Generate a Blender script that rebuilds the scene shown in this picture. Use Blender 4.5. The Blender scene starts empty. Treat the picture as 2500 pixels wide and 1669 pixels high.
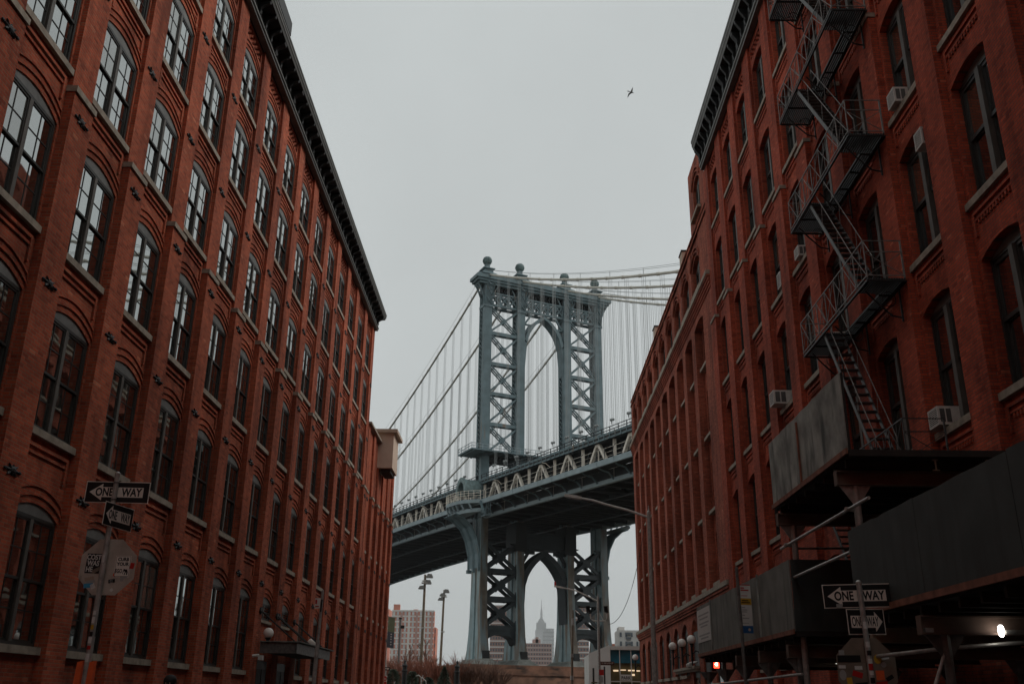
import bpy, bmesh, math, random
from mathutils import Vector, Matrix
random.seed(7)
R = math.radians
scene = bpy.context.scene
COL = scene.collection

# ------------------------------------------------------------------ camera
F_PX, PITCH, YAW, ROLL = 2322.2, 0.3603, 0.0122, -0.0119
cam_d = bpy.data.cameras.new("camera"); cam = bpy.data.objects.new("camera", cam_d); COL.objects.link(cam)
cam_d.sensor_width = 36.0; cam_d.lens = F_PX / 2500.0 * 36.0
cam_d.clip_start = 0.1; cam_d.clip_end = 30000
_f = Vector((-math.sin(YAW), math.cos(YAW), 0)); _r = Vector((math.cos(YAW), math.sin(YAW), 0)); _z = Vector((0, 0, 1))
_F = _f * math.cos(PITCH) + _z * math.sin(PITCH); _U0 = _z * math.cos(PITCH) - _f * math.sin(PITCH)
_R = _r * math.cos(ROLL) - _U0 * math.sin(ROLL); _U = _r * math.sin(ROLL) + _U0 * math.cos(ROLL)
m4 = Matrix(((_R.x, _U.x, -_F.x, 0), (_R.y, _U.y, -_F.y, 0), (_R.z, _U.z, -_F.z, 1.6), (0, 0, 0, 1)))
cam.matrix_world = m4
scene.camera = cam

# ------------------------------------------------------------------ sky, sun, exposure
SUN_EL, SUN_AZ = R(43), R(-80)          # azimuth measured from +Y towards -X
world = bpy.data.worlds.new("World"); scene.world = world; world.use_nodes = True
nt = world.node_tree; nt.nodes.clear()
sky = nt.nodes.new("ShaderNodeTexSky"); sky.sky_type = 'NISHITA'; sky.sun_disc = False
sky.sun_elevation = SUN_EL; sky.sun_rotation = -SUN_AZ
sky.air_density = 1.0; sky.dust_density = 4.0; sky.ozone_density = 1.0
hs = nt.nodes.new("ShaderNodeHueSaturation"); hs.inputs['Saturation'].default_value = 0.10
mx = nt.nodes.new("ShaderNodeMix"); mx.data_type = 'RGBA'; mx.inputs[0].default_value = 0.78
mx.inputs[7].default_value = (5.72, 6.10, 6.10, 1)      # even cloud deck over the sky texture
tcw = nt.nodes.new("ShaderNodeTexCoord")
nzw = nt.nodes.new("ShaderNodeTexNoise"); nzw.inputs['Scale'].default_value = 2.2; nzw.inputs['Detail'].default_value = 5
mrw = nt.nodes.new("ShaderNodeMapRange"); mrw.inputs[1].default_value = 0.3; mrw.inputs[2].default_value = 0.7
mrw.inputs[3].default_value = 0.92; mrw.inputs[4].default_value = 1.08
vmw = nt.nodes.new("ShaderNodeVectorMath"); vmw.operation = 'SCALE'
bg = nt.nodes.new("ShaderNodeBackground"); bg.inputs[1].default_value = 0.062
wo = nt.nodes.new("ShaderNodeOutputWorld")
L = nt.links.new
L(sky.outputs[0], hs.inputs['Color']); L(hs.outputs[0], mx.inputs[6]); L(tcw.outputs['Generated'], nzw.inputs['Vector'])
L(nzw.outputs[0], mrw.inputs[0]); L(mx.outputs[2], vmw.inputs[0]); L(mrw.outputs[0], vmw.inputs['Scale'])
L(vmw.outputs[0], bg.inputs[0]); L(bg.outputs[0], wo.inputs[0])
sun_d = bpy.data.lights.new("sun", 'SUN'); sun_d.energy = 0.8; sun_d.angle = R(36); sun_d.color = (1.0, 0.97, 0.93)
sun = bpy.data.objects.new("sun", sun_d); COL.objects.link(sun)
_sd = Vector((-math.sin(SUN_AZ) * math.cos(SUN_EL), math.cos(SUN_AZ) * math.cos(SUN_EL), math.sin(SUN_EL)))
sun.rotation_euler = _sd.to_track_quat('Z', 'Y').to_euler()
vs = scene.view_settings; vs.view_transform = 'Standard'; vs.look = 'None'; vs.gamma = 1.0; vs.use_curve_mapping = False
vs.exposure = 0.72

# ------------------------------------------------------------------ materials
MATS = {}
def mat(name, col, rough=0.7, metal=0.0, noise=0.25, nscale=3.0, bump=0.0, spec=0.4, emit=0.0, stain=None, detail=4):
    if name in MATS: return MATS[name]
    m = bpy.data.materials.new(name); m.use_nodes = True; t = m.node_tree; b = t.nodes["Principled BSDF"]
    b.inputs['Roughness'].default_value = rough; b.inputs['Metallic'].default_value = metal
    b.inputs['Specular IOR Level'].default_value = spec
    c4 = (*col, 1)
    if emit:
        b.inputs['Emission Color'].default_value = c4; b.inputs['Emission Strength'].default_value = emit
        b.inputs['Base Color'].default_value = c4
    elif noise:
        g = t.nodes.new("ShaderNodeNewGeometry")
        n = t.nodes.new("ShaderNodeTexNoise"); n.inputs['Scale'].default_value = nscale; n.inputs['Detail'].default_value = detail
        r = t.nodes.new("ShaderNodeValToRGB")
        r.color_ramp.elements[0].position = 0.28; r.color_ramp.elements[1].position = 0.72
        r.color_ramp.elements[0].color = (*[c * (1 - noise) for c in col], 1)
        r.color_ramp.elements[1].color = (*[min(1, c * (1 + noise)) for c in col], 1)
        t.links.new(g.outputs['Position'], n.inputs['Vector']); t.links.new(n.outputs[0], r.inputs[0])
        out = r.outputs[0]
        if stain:                                                       # rust or dirt, streaked downwards
            mp = t.nodes.new("ShaderNodeMapping"); mp.inputs['Scale'].default_value = stain[2]
            n2 = t.nodes.new("ShaderNodeTexNoise"); n2.inputs['Scale'].default_value = 1.0; n2.inputs['Detail'].default_value = 6
            r2 = t.nodes.new("ShaderNodeValToRGB"); r2.color_ramp.elements[0].position = stain[1]; r2.color_ramp.elements[1].position = min(1, stain[1] + 0.16)
            mxx = t.nodes.new("ShaderNodeMix"); mxx.data_type = 'RGBA'; mxx.inputs[7].default_value = (*stain[0], 1)
            t.links.new(g.outputs['Position'], mp.inputs[0]); t.links.new(mp.outputs[0], n2.inputs['Vector'])
            t.links.new(n2.outputs[0], r2.inputs[0]); t.links.new(r2.outputs[0], mxx.inputs[0]); t.links.new(out, mxx.inputs[6])
            out = mxx.outputs[2]
        t.links.new(out, b.inputs['Base Color'])
        if bump:
            bp = t.nodes.new("ShaderNodeBump"); bp.inputs['Strength'].default_value = bump; bp.inputs['Distance'].default_value = 0.02
            t.links.new(n.outputs[0], bp.inputs['Height']); t.links.new(bp.outputs[0], b.inputs['Normal'])
    else:
        b.inputs['Base Color'].default_value = c4
    MATS[name] = m; return m

def brick(name, c1, c2, mortar, bw=0.215, rh=0.074, mm=0.010, blotch=(0.75, 1.2), soldier=False):
    m = bpy.data.materials.new(name); m.use_nodes = True; t = m.node_tree; b = t.nodes["Principled BSDF"]
    N = t.nodes.new; K = t.links.new
    g = N("ShaderNodeNewGeometry"); sp = N("ShaderNodeSeparateXYZ"); K(g.outputs['Position'], sp.inputs[0])
    sn = N("ShaderNodeSeparateXYZ"); K(g.outputs['True Normal'], sn.inputs[0])
    ax = N("ShaderNodeMath"); ax.operation = 'ABSOLUTE'; K(sn.outputs[0], ax.inputs[0])
    gt = N("ShaderNodeMath"); gt.operation = 'GREATER_THAN'; gt.inputs[1].default_value = 0.7; K(ax.outputs[0], gt.inputs[0])
    mxu = N("ShaderNodeMix"); mxu.data_type = 'FLOAT'; K(gt.outputs[0], mxu.inputs[0]); K(sp.outputs[0], mxu.inputs[2]); K(sp.outputs[1], mxu.inputs[3])
    cb = N("ShaderNodeCombineXYZ"); K(mxu.outputs[0], cb.inputs[0]); K(sp.outputs[2], cb.inputs[1])
    br = N("ShaderNodeTexBrick"); br.inputs['Scale'].default_value = 1; br.inputs['Brick Width'].default_value = bw
    br.inputs['Row Height'].default_value = rh; br.inputs['Mortar Size'].default_value = mm; br.inputs['Mortar Smooth'].default_value = 0.25
    br.inputs['Bias'].default_value = -0.1
    br.inputs['Color1'].default_value = (*c1, 1); br.inputs['Color2'].default_value = (*c2, 1); br.inputs['Mortar'].default_value = (*mortar, 1)
    K(cb.outputs[0], br.inputs['Vector'])
    n1 = N("ShaderNodeTexNoise"); n1.inputs['Scale'].default_value = 0.55; n1.inputs['Detail'].default_value = 7; K(g.outputs['Position'], n1.inputs['Vector'])
    mr = N("ShaderNodeMapRange"); mr.inputs[1].default_value = 0.3; mr.inputs[2].default_value = 0.7; mr.inputs[3].default_value = blotch[0]; mr.inputs[4].default_value = blotch[1]
    K(n1.outputs[0], mr.inputs[0])
    # single odd bricks, paler or burnt
    def M(op, x, y=None):
        k = N("ShaderNodeMath"); k.operation = op
        for i, q in enumerate((x, y)):
            if q is None: continue
            if isinstance(q, (int, float)): k.inputs[i].default_value = q
            else: K(q, k.inputs[i])
        return k.outputs[0]
    row = M('FLOOR', M('DIVIDE', sp.outputs[2], rh)); par = M('FLOORED_MODULO', row, 2.0)
    col_ = M('FLOOR', M('SUBTRACT', M('DIVIDE', mxu.outputs[0], bw), M('MULTIPLY', M('SUBTRACT', par, 1.0), 0.5)))
    cbn = N("ShaderNodeCombineXYZ"); K(col_, cbn.inputs[0]); K(row, cbn.inputs[1])
    wn = N("ShaderNodeTexWhiteNoise"); wn.noise_dimensions = '2D'; K(cbn.outputs[0], wn.inputs['Vector'])
    rr = N("ShaderNodeValToRGB"); rr.color_ramp.interpolation = 'CONSTANT'
    el = rr.color_ramp.elements; el[0].position = 0; el[0].color = (0.74, 0.71, 0.71, 1); el[1].position = 0.12; el[1].color = (0.93, 0.93, 0.93, 1)
    e3 = el.new(0.55); e3.color = (1.06, 1.04, 1.0, 1); e4 = el.new(0.88); e4.color = (1.14, 1.1, 1.06, 1); e5 = el.new(0.985); e5.color = (1.3, 1.7, 1.75, 1)
    K(wn.outputs['Value'], rr.inputs[0])
    mu = N("ShaderNodeMix"); mu.data_type = 'RGBA'; mu.blend_type = 'MULTIPLY'; mu.inputs[0].default_value = 1; K(br.outputs['Color'], mu.inputs[6]); K(rr.outputs[0], mu.inputs[7])
    sc = N("ShaderNodeVectorMath"); sc.operation = 'SCALE'; K(mu.outputs[2], sc.inputs[0]); K(mr.outputs[0], sc.inputs['Scale'])
    # soot and rain streaks down the wall
    mp = N("ShaderNodeMapping"); mp.inputs['Scale'].default_value = (1.1, 1.1, 0.16); K(g.outputs['Position'], mp.inputs[0])
    n3 = N("ShaderNodeTexNoise"); n3.inputs['Scale'].default_value = 1.0; n3.inputs['Detail'].default_value = 8; n3.inputs['Roughness'].default_value = 0.65; K(mp.outputs[0], n3.inputs['Vector'])
    r3 = N("ShaderNodeValToRGB"); e = r3.color_ramp.elements; e[0].position = 0.36; e[0].color = (0.46, 0.44, 0.45, 1); e[1].position = 0.56; e[1].color = (1, 1, 1, 1); K(n3.outputs[0], r3.inputs[0])
    m3 = N("ShaderNodeMix"); m3.data_type = 'RGBA'; m3.blend_type = 'MULTIPLY'; m3.inputs[0].default_value = 0.9; K(sc.outputs[0], m3.inputs[6]); K(r3.outputs[0], m3.inputs[7])
    K(m3.outputs[2], b.inputs['Base Color'])
    b.inputs['Roughness'].default_value = 0.9; b.inputs['Specular IOR Level'].default_value = 0.2
    n2 = N("ShaderNodeTexNoise"); n2.inputs['Scale'].default_value = 30; K(g.outputs['Position'], n2.inputs['Vector'])
    ad = N("ShaderNodeMath"); ad.operation = 'MULTIPLY_ADD'; ad.inputs[1].default_value = -1.0; K(br.outputs['Fac'], ad.inputs[0]); K(n2.outputs[0], ad.inputs[2])
    bp = N("ShaderNodeBump"); bp.inputs['Strength'].default_value = 0.5; bp.inputs['Distance'].default_value = 0.012
    K(ad.outputs[0], bp.inputs['Height']); K(bp.outputs[0], b.inputs['Normal'])
    MATS[name] = m; return m

def glass(name, dark, refl, rough=0.02, wav=0.02):
    m = bpy.data.materials.new(name); m.use_nodes = True; t = m.node_tree; t.nodes.clear(); N = t.nodes.new; K = t.links.new
    o = N("ShaderNodeOutputMaterial"); mxs = N("ShaderNodeMixShader")
    d = N("ShaderNodeBsdfDiffuse"); d.inputs[0].default_value = (*dark, 1)
    gl = N("ShaderNodeBsdfGlossy"); gl.inputs['Roughness'].default_value = rough; gl.inputs[0].default_value = (0.93, 0.96, 0.95, 1)
    g = N("ShaderNodeNewGeometry"); n = N("ShaderNodeTexNoise"); n.inputs['Scale'].default_value = 1.3; n.inputs['Detail'].default_value = 2
    K(g.outputs['Position'], n.inputs['Vector'])
    bp = N("ShaderNodeBump"); bp.inputs['Strength'].default_value = 1.0; bp.inputs['Distance'].default_value = wav; K(n.outputs[0], bp.inputs['Height'])
    K(bp.outputs[0], gl.inputs['Normal'])
    fr = N("ShaderNodeFresnel"); fr.inputs[0].default_value = 1.5
    mr = N("ShaderNodeMapRange"); mr.inputs[1].default_value = 0.04; mr.inputs[2].default_value = 0.5; mr.inputs[3].default_value = refl; mr.inputs[4].default_value = min(0.95, refl + 0.35)
    K(fr.outputs[0], mr.inputs[0]); K(mr.outputs[0], mxs.inputs[0]); K(d.outputs[0], mxs.inputs[1]); K(gl.outputs[0], mxs.inputs[2]); K(mxs.outputs[0], o.inputs[0])
    MATS[name] = m; return m

brick('brick_left', (0.46, 0.098, 0.046), (0.34, 0.066, 0.033), (0.30, 0.145, 0.09))
brick('brick_right', (0.50, 0.088, 0.041), (0.39, 0.062, 0.031), (0.20, 0.080, 0.056))
brick('brick_third', (0.47, 0.115, 0.065), (0.36, 0.083, 0.048), (0.20, 0.10, 0.07))
glass('glass_left', (0.012, 0.013, 0.012), 0.43, wav=0.0012)
glass('glass_blind', (0.11, 0.105, 0.09), 0.30, wav=0.0015)
glass('glass_curtain', (0.060, 0.048, 0.034), 0.12, wav=0.0015)
glass('glass_right', (0.014, 0.014, 0.013), 0.10, wav=0.0015)
mat('sash', (0.030, 0.030, 0.027), 0.5)
mat('mullion_grey', (0.10, 0.092, 0.08), 0.6)
mat('tympanum', (0.15, 0.15, 0.14), 0.6)
mat('stone', (0.30, 0.255, 0.20), 0.85, noise=0.3, nscale=5, bump=0.3)
mat('iron_black', (0.013, 0.013, 0.0125), 0.55)
mat('cornice_dark', (0.012, 0.0125, 0.012), 0.6, noise=0.35)
mat('cornice_trim', (0.10, 0.10, 0.09), 0.55, noise=0.3)
mat('iron_grey', (0.06, 0.058, 0.055), 0.5, noise=0.4, nscale=8)
mat('iron_pale', (0.20, 0.19, 0.175), 0.5, noise=0.4, nscale=9)
mat('galv', (0.44, 0.425, 0.395), 0.42, metal=0.35, noise=0.3, nscale=10)
mat('galv_dark', (0.17, 0.165, 0.155), 0.5, metal=0.3, noise=0.35, nscale=10)
mat('white_paint', (0.62, 0.60, 0.56), 0.6, noise=0.15)
mat('beige_stucco', (0.60, 0.46, 0.36), 0.9, noise=0.06, nscale=2, bump=0.15)
mat('beige_trim', (0.46, 0.35, 0.27), 0.8, noise=0.1)
mat('ply_pale', (0.33, 0.345, 0.31), 0.85, noise=0.55, nscale=2.2, bump=0.3, stain=((0.10, 0.11, 0.10), 0.52, (3.0, 3.0, 0.7)), detail=8)
mat('ply_mid', (0.21, 0.215, 0.19), 0.8, noise=0.22, nscale=2.5, stain=((0.10, 0.11, 0.10), 0.55, (4, 4, 0.8)))
mat('ply_dark', (0.052, 0.062, 0.058), 0.7, noise=0.25, nscale=2.0, stain=((0.04, 0.045, 0.043), 0.52, (5, 5, 0.6)))
mat('ply_edge', (0.25, 0.10, 0.06), 0.8, noise=0.4, nscale=6)
mat('timber_dark', (0.035, 0.030, 0.026), 0.85, noise=0.3)
mat('beam_tan', (0.30, 0.22, 0.155), 0.75, noise=0.25)
mat('beam_brown', (0.16, 0.105, 0.08), 0.75, noise=0.3)
mat('sign_black', (0.012, 0.012, 0.012), 0.45, noise=0)
mat('sign_white', (0.82, 0.74, 0.66), 0.5, noise=0.06)
mat('lamp_grey', (0.66, 0.63, 0.58), 0.5, noise=0.15)
mat('sign_back', (0.52, 0.45, 0.385), 0.5, metal=0.2, noise=0.18, nscale=6, stain=((0.15, 0.12, 0.10), 0.6, (5, 5, 2)))
mat('sign_back_dark', (0.24, 0.19, 0.145), 0.55, metal=0.2, noise=0.2, nscale=6)
mat('paper_white', (0.72, 0.70, 0.66), 0.7, noise=0.05)
mat('paper_grey', (0.38, 0.37, 0.35), 0.7, noise=0)
mat('orange', (0.92, 0.14, 0.035), 0.7, noise=0.15, nscale=9)
mat('red', (0.5, 0.02, 0.015), 0.5, noise=0.1)
mat('yellow', (0.62, 0.36, 0.03), 0.5, noise=0.1)
mat('blue', (0.02, 0.10, 0.28), 0.5, noise=0.1)
mat('blue_light', (0.05, 0.33, 0.55), 0.5, noise=0.1)
mat('globe', (0.88, 0.83, 0.77), 0.35, noise=0.03)
mat('ac_white', (0.62, 0.58, 0.53), 0.55, noise=0.12, nscale=6)
mat('ac_grey', (0.10, 0.095, 0.09), 0.6)
mat('bridge_blue', (0.125, 0.184, 0.202), 0.55, noise=0.22, nscale=0.5, stain=((0.20, 0.15, 0.11), 0.60, (0.9, 0.9, 0.10)))
mat('bridge_rust', (0.105, 0.085, 0.066), 0.7, noise=0.35, nscale=0.5, stain=((0.13, 0.17, 0.18), 0.47, (0.8, 0.8, 0.12)))
mat('bridge_leg', (0.27, 0.365, 0.385), 0.55, noise=0.22, nscale=0.45, stain=((0.18, 0.125, 0.085), 0.50, (0.7, 0.7, 0.08)))
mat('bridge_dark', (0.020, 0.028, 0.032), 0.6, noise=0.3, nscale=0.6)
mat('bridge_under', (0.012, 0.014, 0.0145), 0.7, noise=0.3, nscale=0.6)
mat('bridge_fascia', (0.27, 0.335, 0.355), 0.55, noise=0.15, nscale=0.5)
mat('bridge_cream', (0.82, 0.75, 0.65), 0.6, noise=0.22, nscale=0.8, stain=((0.36, 0.25, 0.17), 0.62, (0.9, 0.9, 0.3)))
mat('cable_cream', (0.56, 0.53, 0.46), 0.6, noise=0.15, nscale=0.4)
mat('rope', (0.27, 0.29, 0.29), 0.5, noise=0.1)
mat('copper_green', (0.17, 0.24, 0.24), 0.6, noise=0.4, nscale=1.2)
mat('granite', (0.25, 0.125, 0.08), 0.85, noise=0.4, nscale=0.5, bump=0.3, stain=((0.05, 0.033, 0.026), 0.55, (0.25, 0.25, 0.6)))
mat('base_pale', (0.26, 0.27, 0.25), 0.7, noise=0.3, nscale=0.6)
mat('wood_pole', (0.20, 0.155, 0.11), 0.85, noise=0.3, nscale=3)
mat('twig', (0.155, 0.085, 0.062), 0.9, noise=0.3, nscale=1)
mat('twig_red', (0.27, 0.105, 0.066), 0.9, noise=0.3, nscale=1)
mat('needle', (0.098, 0.12, 0.088), 0.9, noise=0.45, nscale=2)
mat('asphalt', (0.05, 0.05, 0.052), 0.9, noise=0.25, nscale=4, bump=0.3)
mat('pavement', (0.10, 0.097, 0.093), 0.9, noise=0.2, nscale=2)
mat('soil', (0.10, 0.085, 0.06), 0.95, noise=0.4, nscale=0.6)
mat('river', (0.05, 0.06, 0.065), 0.15, noise=0.1)
mat('coat', (0.014, 0.014, 0.016), 0.9)
mat('skin', (0.42, 0.26, 0.19), 0.6, noise=0.05)
mat('hair', (0.012, 0.010, 0.009), 0.7)
mat('jeans', (0.03, 0.035, 0.05), 0.9)
mat('bird_dark', (0.03, 0.032, 0.028), 0.7)
mat('bird_pale', (0.30, 0.30, 0.29), 0.7)
mat('far_pink', (0.42, 0.27, 0.235), 0.9, noise=0.08, nscale=0.1)
mat('far_red', (0.52, 0.20, 0.135), 0.9, noise=0.1, nscale=0.1)
mat('far_white', (0.62, 0.585, 0.55), 0.9, noise=0.08, nscale=0.1)
mat('far_grey', (0.36, 0.37, 0.38), 0.9, noise=0.08, nscale=0.02)
mat('far_brown', (0.33, 0.20, 0.165), 0.9, noise=0.1, nscale=0.1)
mat('far_glass', (0.10, 0.115, 0.13), 0.4, noise=0.4, nscale=0.3)
mat('far_glass_pale', (0.50, 0.51, 0.52), 0.4, noise=0.3, nscale=0.3)
mat('wall_white', (0.60, 0.575, 0.545), 0.8, noise=0.07, nscale=1)
mat('shop_teal', (0.025, 0.15, 0.215), 0.25, noise=0.3, nscale=1.4)
mat('shop_dark', (0.16, 0.14, 0.075), 0.2, noise=0.3, nscale=1.2)
mat('lamp_warm', (1.0, 0.74, 0.48), emit=0.45)
mat('lamp_white', (1.0, 0.97, 0.9), emit=4.0)
mat('lamp_tube', (0.95, 0.95, 0.80), emit=0.45)
mat('door_dark', (0.016, 0.015, 0.014), 0.6)
mat('hand_red', (1.0, 0.045, 0.02), emit=4.0)
mat('hand_core', (1.0, 0.55, 0.42), emit=5.0)
mat('banner_green', (0.20, 0.235, 0.15), 0.8, noise=0.1)
mat('banner_grey', (0.10, 0.115, 0.14), 0.8, noise=0.1)
mat('sign_brown', (0.10, 0.035, 0.022), 0.6, noise=0.1)

# ------------------------------------------------------------------ mesh helpers
class MB:
    def __init__(s, xf=None): s.v = []; s.f = []; s.m = []; s.mi = 0; s.xf = xf
    def vert(s, p):
        s.v.append(tuple(s.xf(*p)) if s.xf else tuple(p)); return len(s.v) - 1
    def face(s, pts): s.f.append([s.vert(p) for p in pts]); s.m.append(s.mi)
    def quad(s, a, b, c, d): s.face((a, b, c, d))
    def hexa(s, b, t):                         # 4 bottom points, 4 top points
        i = [s.vert(p) for p in list(b) + list(t)]
        for q in ((3, 2, 1, 0), (4, 5, 6, 7), (0, 1, 5, 4), (1, 2, 6, 5), (2, 3, 7, 6), (3, 0, 4, 7)):
            s.f.append([i[k] for k in q]); s.m.append(s.mi)
    def box(s, x0, x1, y0, y1, z0, z1):
        s.hexa(((x0, y0, z0), (x1, y0, z0), (x1, y1, z0), (x0, y1, z0)), ((x0, y0, z1), (x1, y0, z1), (x1, y1, z1), (x0, y1, z1)))
    def bar(s, p, q, w, h=None, up=(0, 0, 1)):
        h = h or w; p = Vector(p); q = Vector(q); d = (q - p).normalized(); u = Vector(up)
        if abs(d.dot(u)) > 0.98: u = Vector((1, 0, 0)) if abs(d.x) < 0.9 else Vector((0, 1, 0))
        a = d.cross(u).normalized() * (w / 2); b = a.cross(d).normalized() * (h / 2)
        s.hexa((p - a - b, p + a - b, p + a + b, p - a + b), (q - a - b, q + a - b, q + a + b, q - a + b))
    def tube(s, pts, r, n=8, cap=True):
        pts = [Vector(p) for p in pts]; rs = r if isinstance(r, (list, tuple)) else [r] * len(pts); rings = []
        for i, p in enumerate(pts):
            d = (pts[min(i + 1, len(pts) - 1)] - pts[max(i - 1, 0)]).normalized()
            u = Vector((0, 0, 1)) if abs(d.z) < 0.95 else Vector((1, 0, 0))
            a = d.cross(u).normalized(); b = a.cross(d)
            rings.append([s.vert(p + (a * math.cos(2 * math.pi * k / n) + b * math.sin(2 * math.pi * k / n)) * rs[i]) for k in range(n)])
        for A, B in zip(rings, rings[1:]):
            for k in range(n): s.f.append([A[k], A[(k + 1) % n], B[(k + 1) % n], B[k]]); s.m.append(s.mi)
        if cap: s.f.append(rings[0][::-1]); s.m.append(s.mi); s.f.append(rings[-1]); s.m.append(s.mi)
    def lathe(s, c, prof, n=16):
        c = Vector(c); rings = [[s.vert(c + Vector((r * math.cos(2 * math.pi * k / n), r * math.sin(2 * math.pi * k / n), z))) for k in range(n)] for r, z in prof]
        for A, B in zip(rings, rings[1:]):
            for k in range(n): s.f.append([A[k], A[(k + 1) % n], B[(k + 1) % n], B[k]]); s.m.append(s.mi)
        s.f.append(rings[0][::-1]); s.m.append(s.mi); s.f.append(rings[-1]); s.m.append(s.mi)
    def sphere(s, c, r, n=16, sq=(1, 1, 1)):
        c = Vector(c); prof = [(math.sin(math.pi * i / (n // 2)) * r, -math.cos(math.pi * i / (n // 2)) * r) for i in range(n // 2 + 1)]
        rings = [[s.vert(c + Vector((q * math.cos(2 * math.pi * k / n) * sq[0], q * math.sin(2 * math.pi * k / n) * sq[1], z * sq[2]))) for k in range(n)] for q, z in prof]
        for A, B in zip(rings, rings[1:]):
            for k in range(n): s.f.append([A[k], A[(k + 1) % n], B[(k + 1) % n], B[k]]); s.m.append(s.mi)
    def strip(s, fn, poly, a, b):              # extrude a polygon (list of uv) between parameter a and b; fn(u,v,w)->xyz
        i0 = [s.vert(fn(u, v, a)) for u, v in poly]; i1 = [s.vert(fn(u, v, b)) for u, v in poly]; n = len(poly)
        s.f.append(i0[::-1]); s.m.append(s.mi); s.f.append(i1); s.m.append(s.mi)
        for k in range(n): s.f.append([i0[k], i0[(k + 1) % n], i1[(k + 1) % n], i1[k]]); s.m.append(s.mi)
    def mesh(s, name, mats, smooth=False):
        me = bpy.data.meshes.new(name); me.from_pydata(s.v, [], s.f)
        for m in (mats if isinstance(mats, (list, tuple)) else [mats]): me.materials.append(MATS[m])
        if max(s.m or [0]): me.polygons.foreach_set('material_index', s.m)
        if smooth: me.polygons.foreach_set('use_smooth', [True] * len(s.f))
        me.update(); return me
    def build(s, name, mats, parent=None, base=None, smooth=False):
        return link(name, s.mesh(name, mats, smooth), parent, base)

WO = {}                                        # world origin of every object made here
def link(name, data, parent=None, base=None, at=(0, 0, 0)):
    """mesh data whose own origin lies at world point `at`; base = make that point the origin instead"""
    if base is not None and data is not None and tuple(at) == (0, 0, 0):
        data.transform(Matrix.Translation(-Vector(base))); at = base
    o = bpy.data.objects.new(name, data); COL.objects.link(o)
    w = Vector(at); WO[o.name] = w
    if parent is not None: o.parent = parent; o.location = w - WO[parent.name]
    else: o.location = w
    return o
def tag(o, label, cat, group=None):
    o['label'] = label; o['category'] = cat
    if group: o['group'] = group
    return o
def thing(name, at, label, cat, group=None):
    return tag(link(name, None, at=at), label, cat, group)
def struct(o): o['kind'] = 'structure'; return o
def stuff(o): o['kind'] = 'stuff'; return o
def copy_thing(root, loc, label=None):
    """copy of a thing with copies of its parts and sub-parts, moved to loc"""
    def cp(o, par):
        c = o.copy(); COL.objects.link(c); WO[c.name] = WO[o.name]
        if par is not None: c.parent = par
        for ch in [x for x in o.children]: cp(ch, c)
        return c
    r = cp(root, None); r.location = loc; WO[r.name] = Vector(loc)
    if label: r['label'] = label
    return r
def text_mesh(body, size, bold=0.0, sx=1.0, ext=0.002, align='CENTER'):
    cu = bpy.data.curves.new("lettering", 'FONT'); cu.body = body; cu.size = size; cu.align_x = align; cu.align_y = 'CENTER'
    cu.offset = bold; cu.extrude = ext; cu.resolution_u = 3
    o = bpy.data.objects.new("lettering", cu); COL.objects.link(o)
    dg = bpy.context.evaluated_depsgraph_get(); me = bpy.data.meshes.new_from_object(o.evaluated_get(dg))
    bpy.data.objects.remove(o); bpy.data.curves.remove(cu)
    me.transform(Matrix.Diagonal((sx, 1, 1, 1))); return me
# ------------------------------------------------------------------ ground
mb = MB(); mb.box(-9000, 9000, -4000, 190, -3.0, -0.02); struct(mb.build('ground', 'soil'))
mb = MB(); mb.box(-9000, 9000, 700, 12000, -3.6, 2.0); struct(mb.build('far_shore', 'soil'))
mb = MB(); mb.face(((-9000, 190, -3.2), (9000, 190, -3.2), (9000, 700, -3.2), (-9000, 700, -3.2))); struct(mb.build('river', 'river'))
mb = MB(); mb.face(((-4.9, -60, 0), (4.9, -60, 0), (4.9, 98, 0), (-4.9, 98, 0))); struct(mb.build('road', 'asphalt'))
for s in (-1, 1):
    mb = MB(); mb.box(min(s * 4.9, s * 10.4), max(s * 4.9, s * 10.4), 7.6, 82, -0.05, 0.15); struct(mb.build('pavement', 'pavement'))

# unseen blocks added behind the viewer, shaped to hold back light from there
for s, lab in ((-1, 'unseen brick block added behind the viewer on the left to hold back light'), (1, 'unseen brick block added behind the viewer on the right to hold back light')):
    t = thing('brick_building', (s * 9.6, -60, 0), lab, 'building')
    mb = MB(); mb.box(min(s * 9.6, s * 40), max(s * 9.6, s * 40), -54, 1.2, 0, 28); mb.build('wall', 'brick_right', t)
    mb = MB(); mb.box(min(s * 9.45, s * 40), max(s * 9.45, s * 40), -54, 1.3, 28, 28.4); mb.build('cornice', 'cornice_dark', t)
t = thing('brick_building', (0, -40, 0), 'unseen high brick block added across the street behind the viewer to cut light', 'building'); mb = MB(); mb.box(-42, 42, -85, -55, 0, 44); mb.build('wall', 'brick_right', t)  # out of view, added to darken faces turned back up the street
# ------------------------------------------------------------------ brick facades
def arch_pts(a, b, spr, rise, n=10):
    c = (a + b) / 2; h = (b - a) / 2
    return [(c + h * u, spr + rise * (1 - u * u)) for u in [-1 + 2 * k / n for k in range(n + 1)]]

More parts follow.
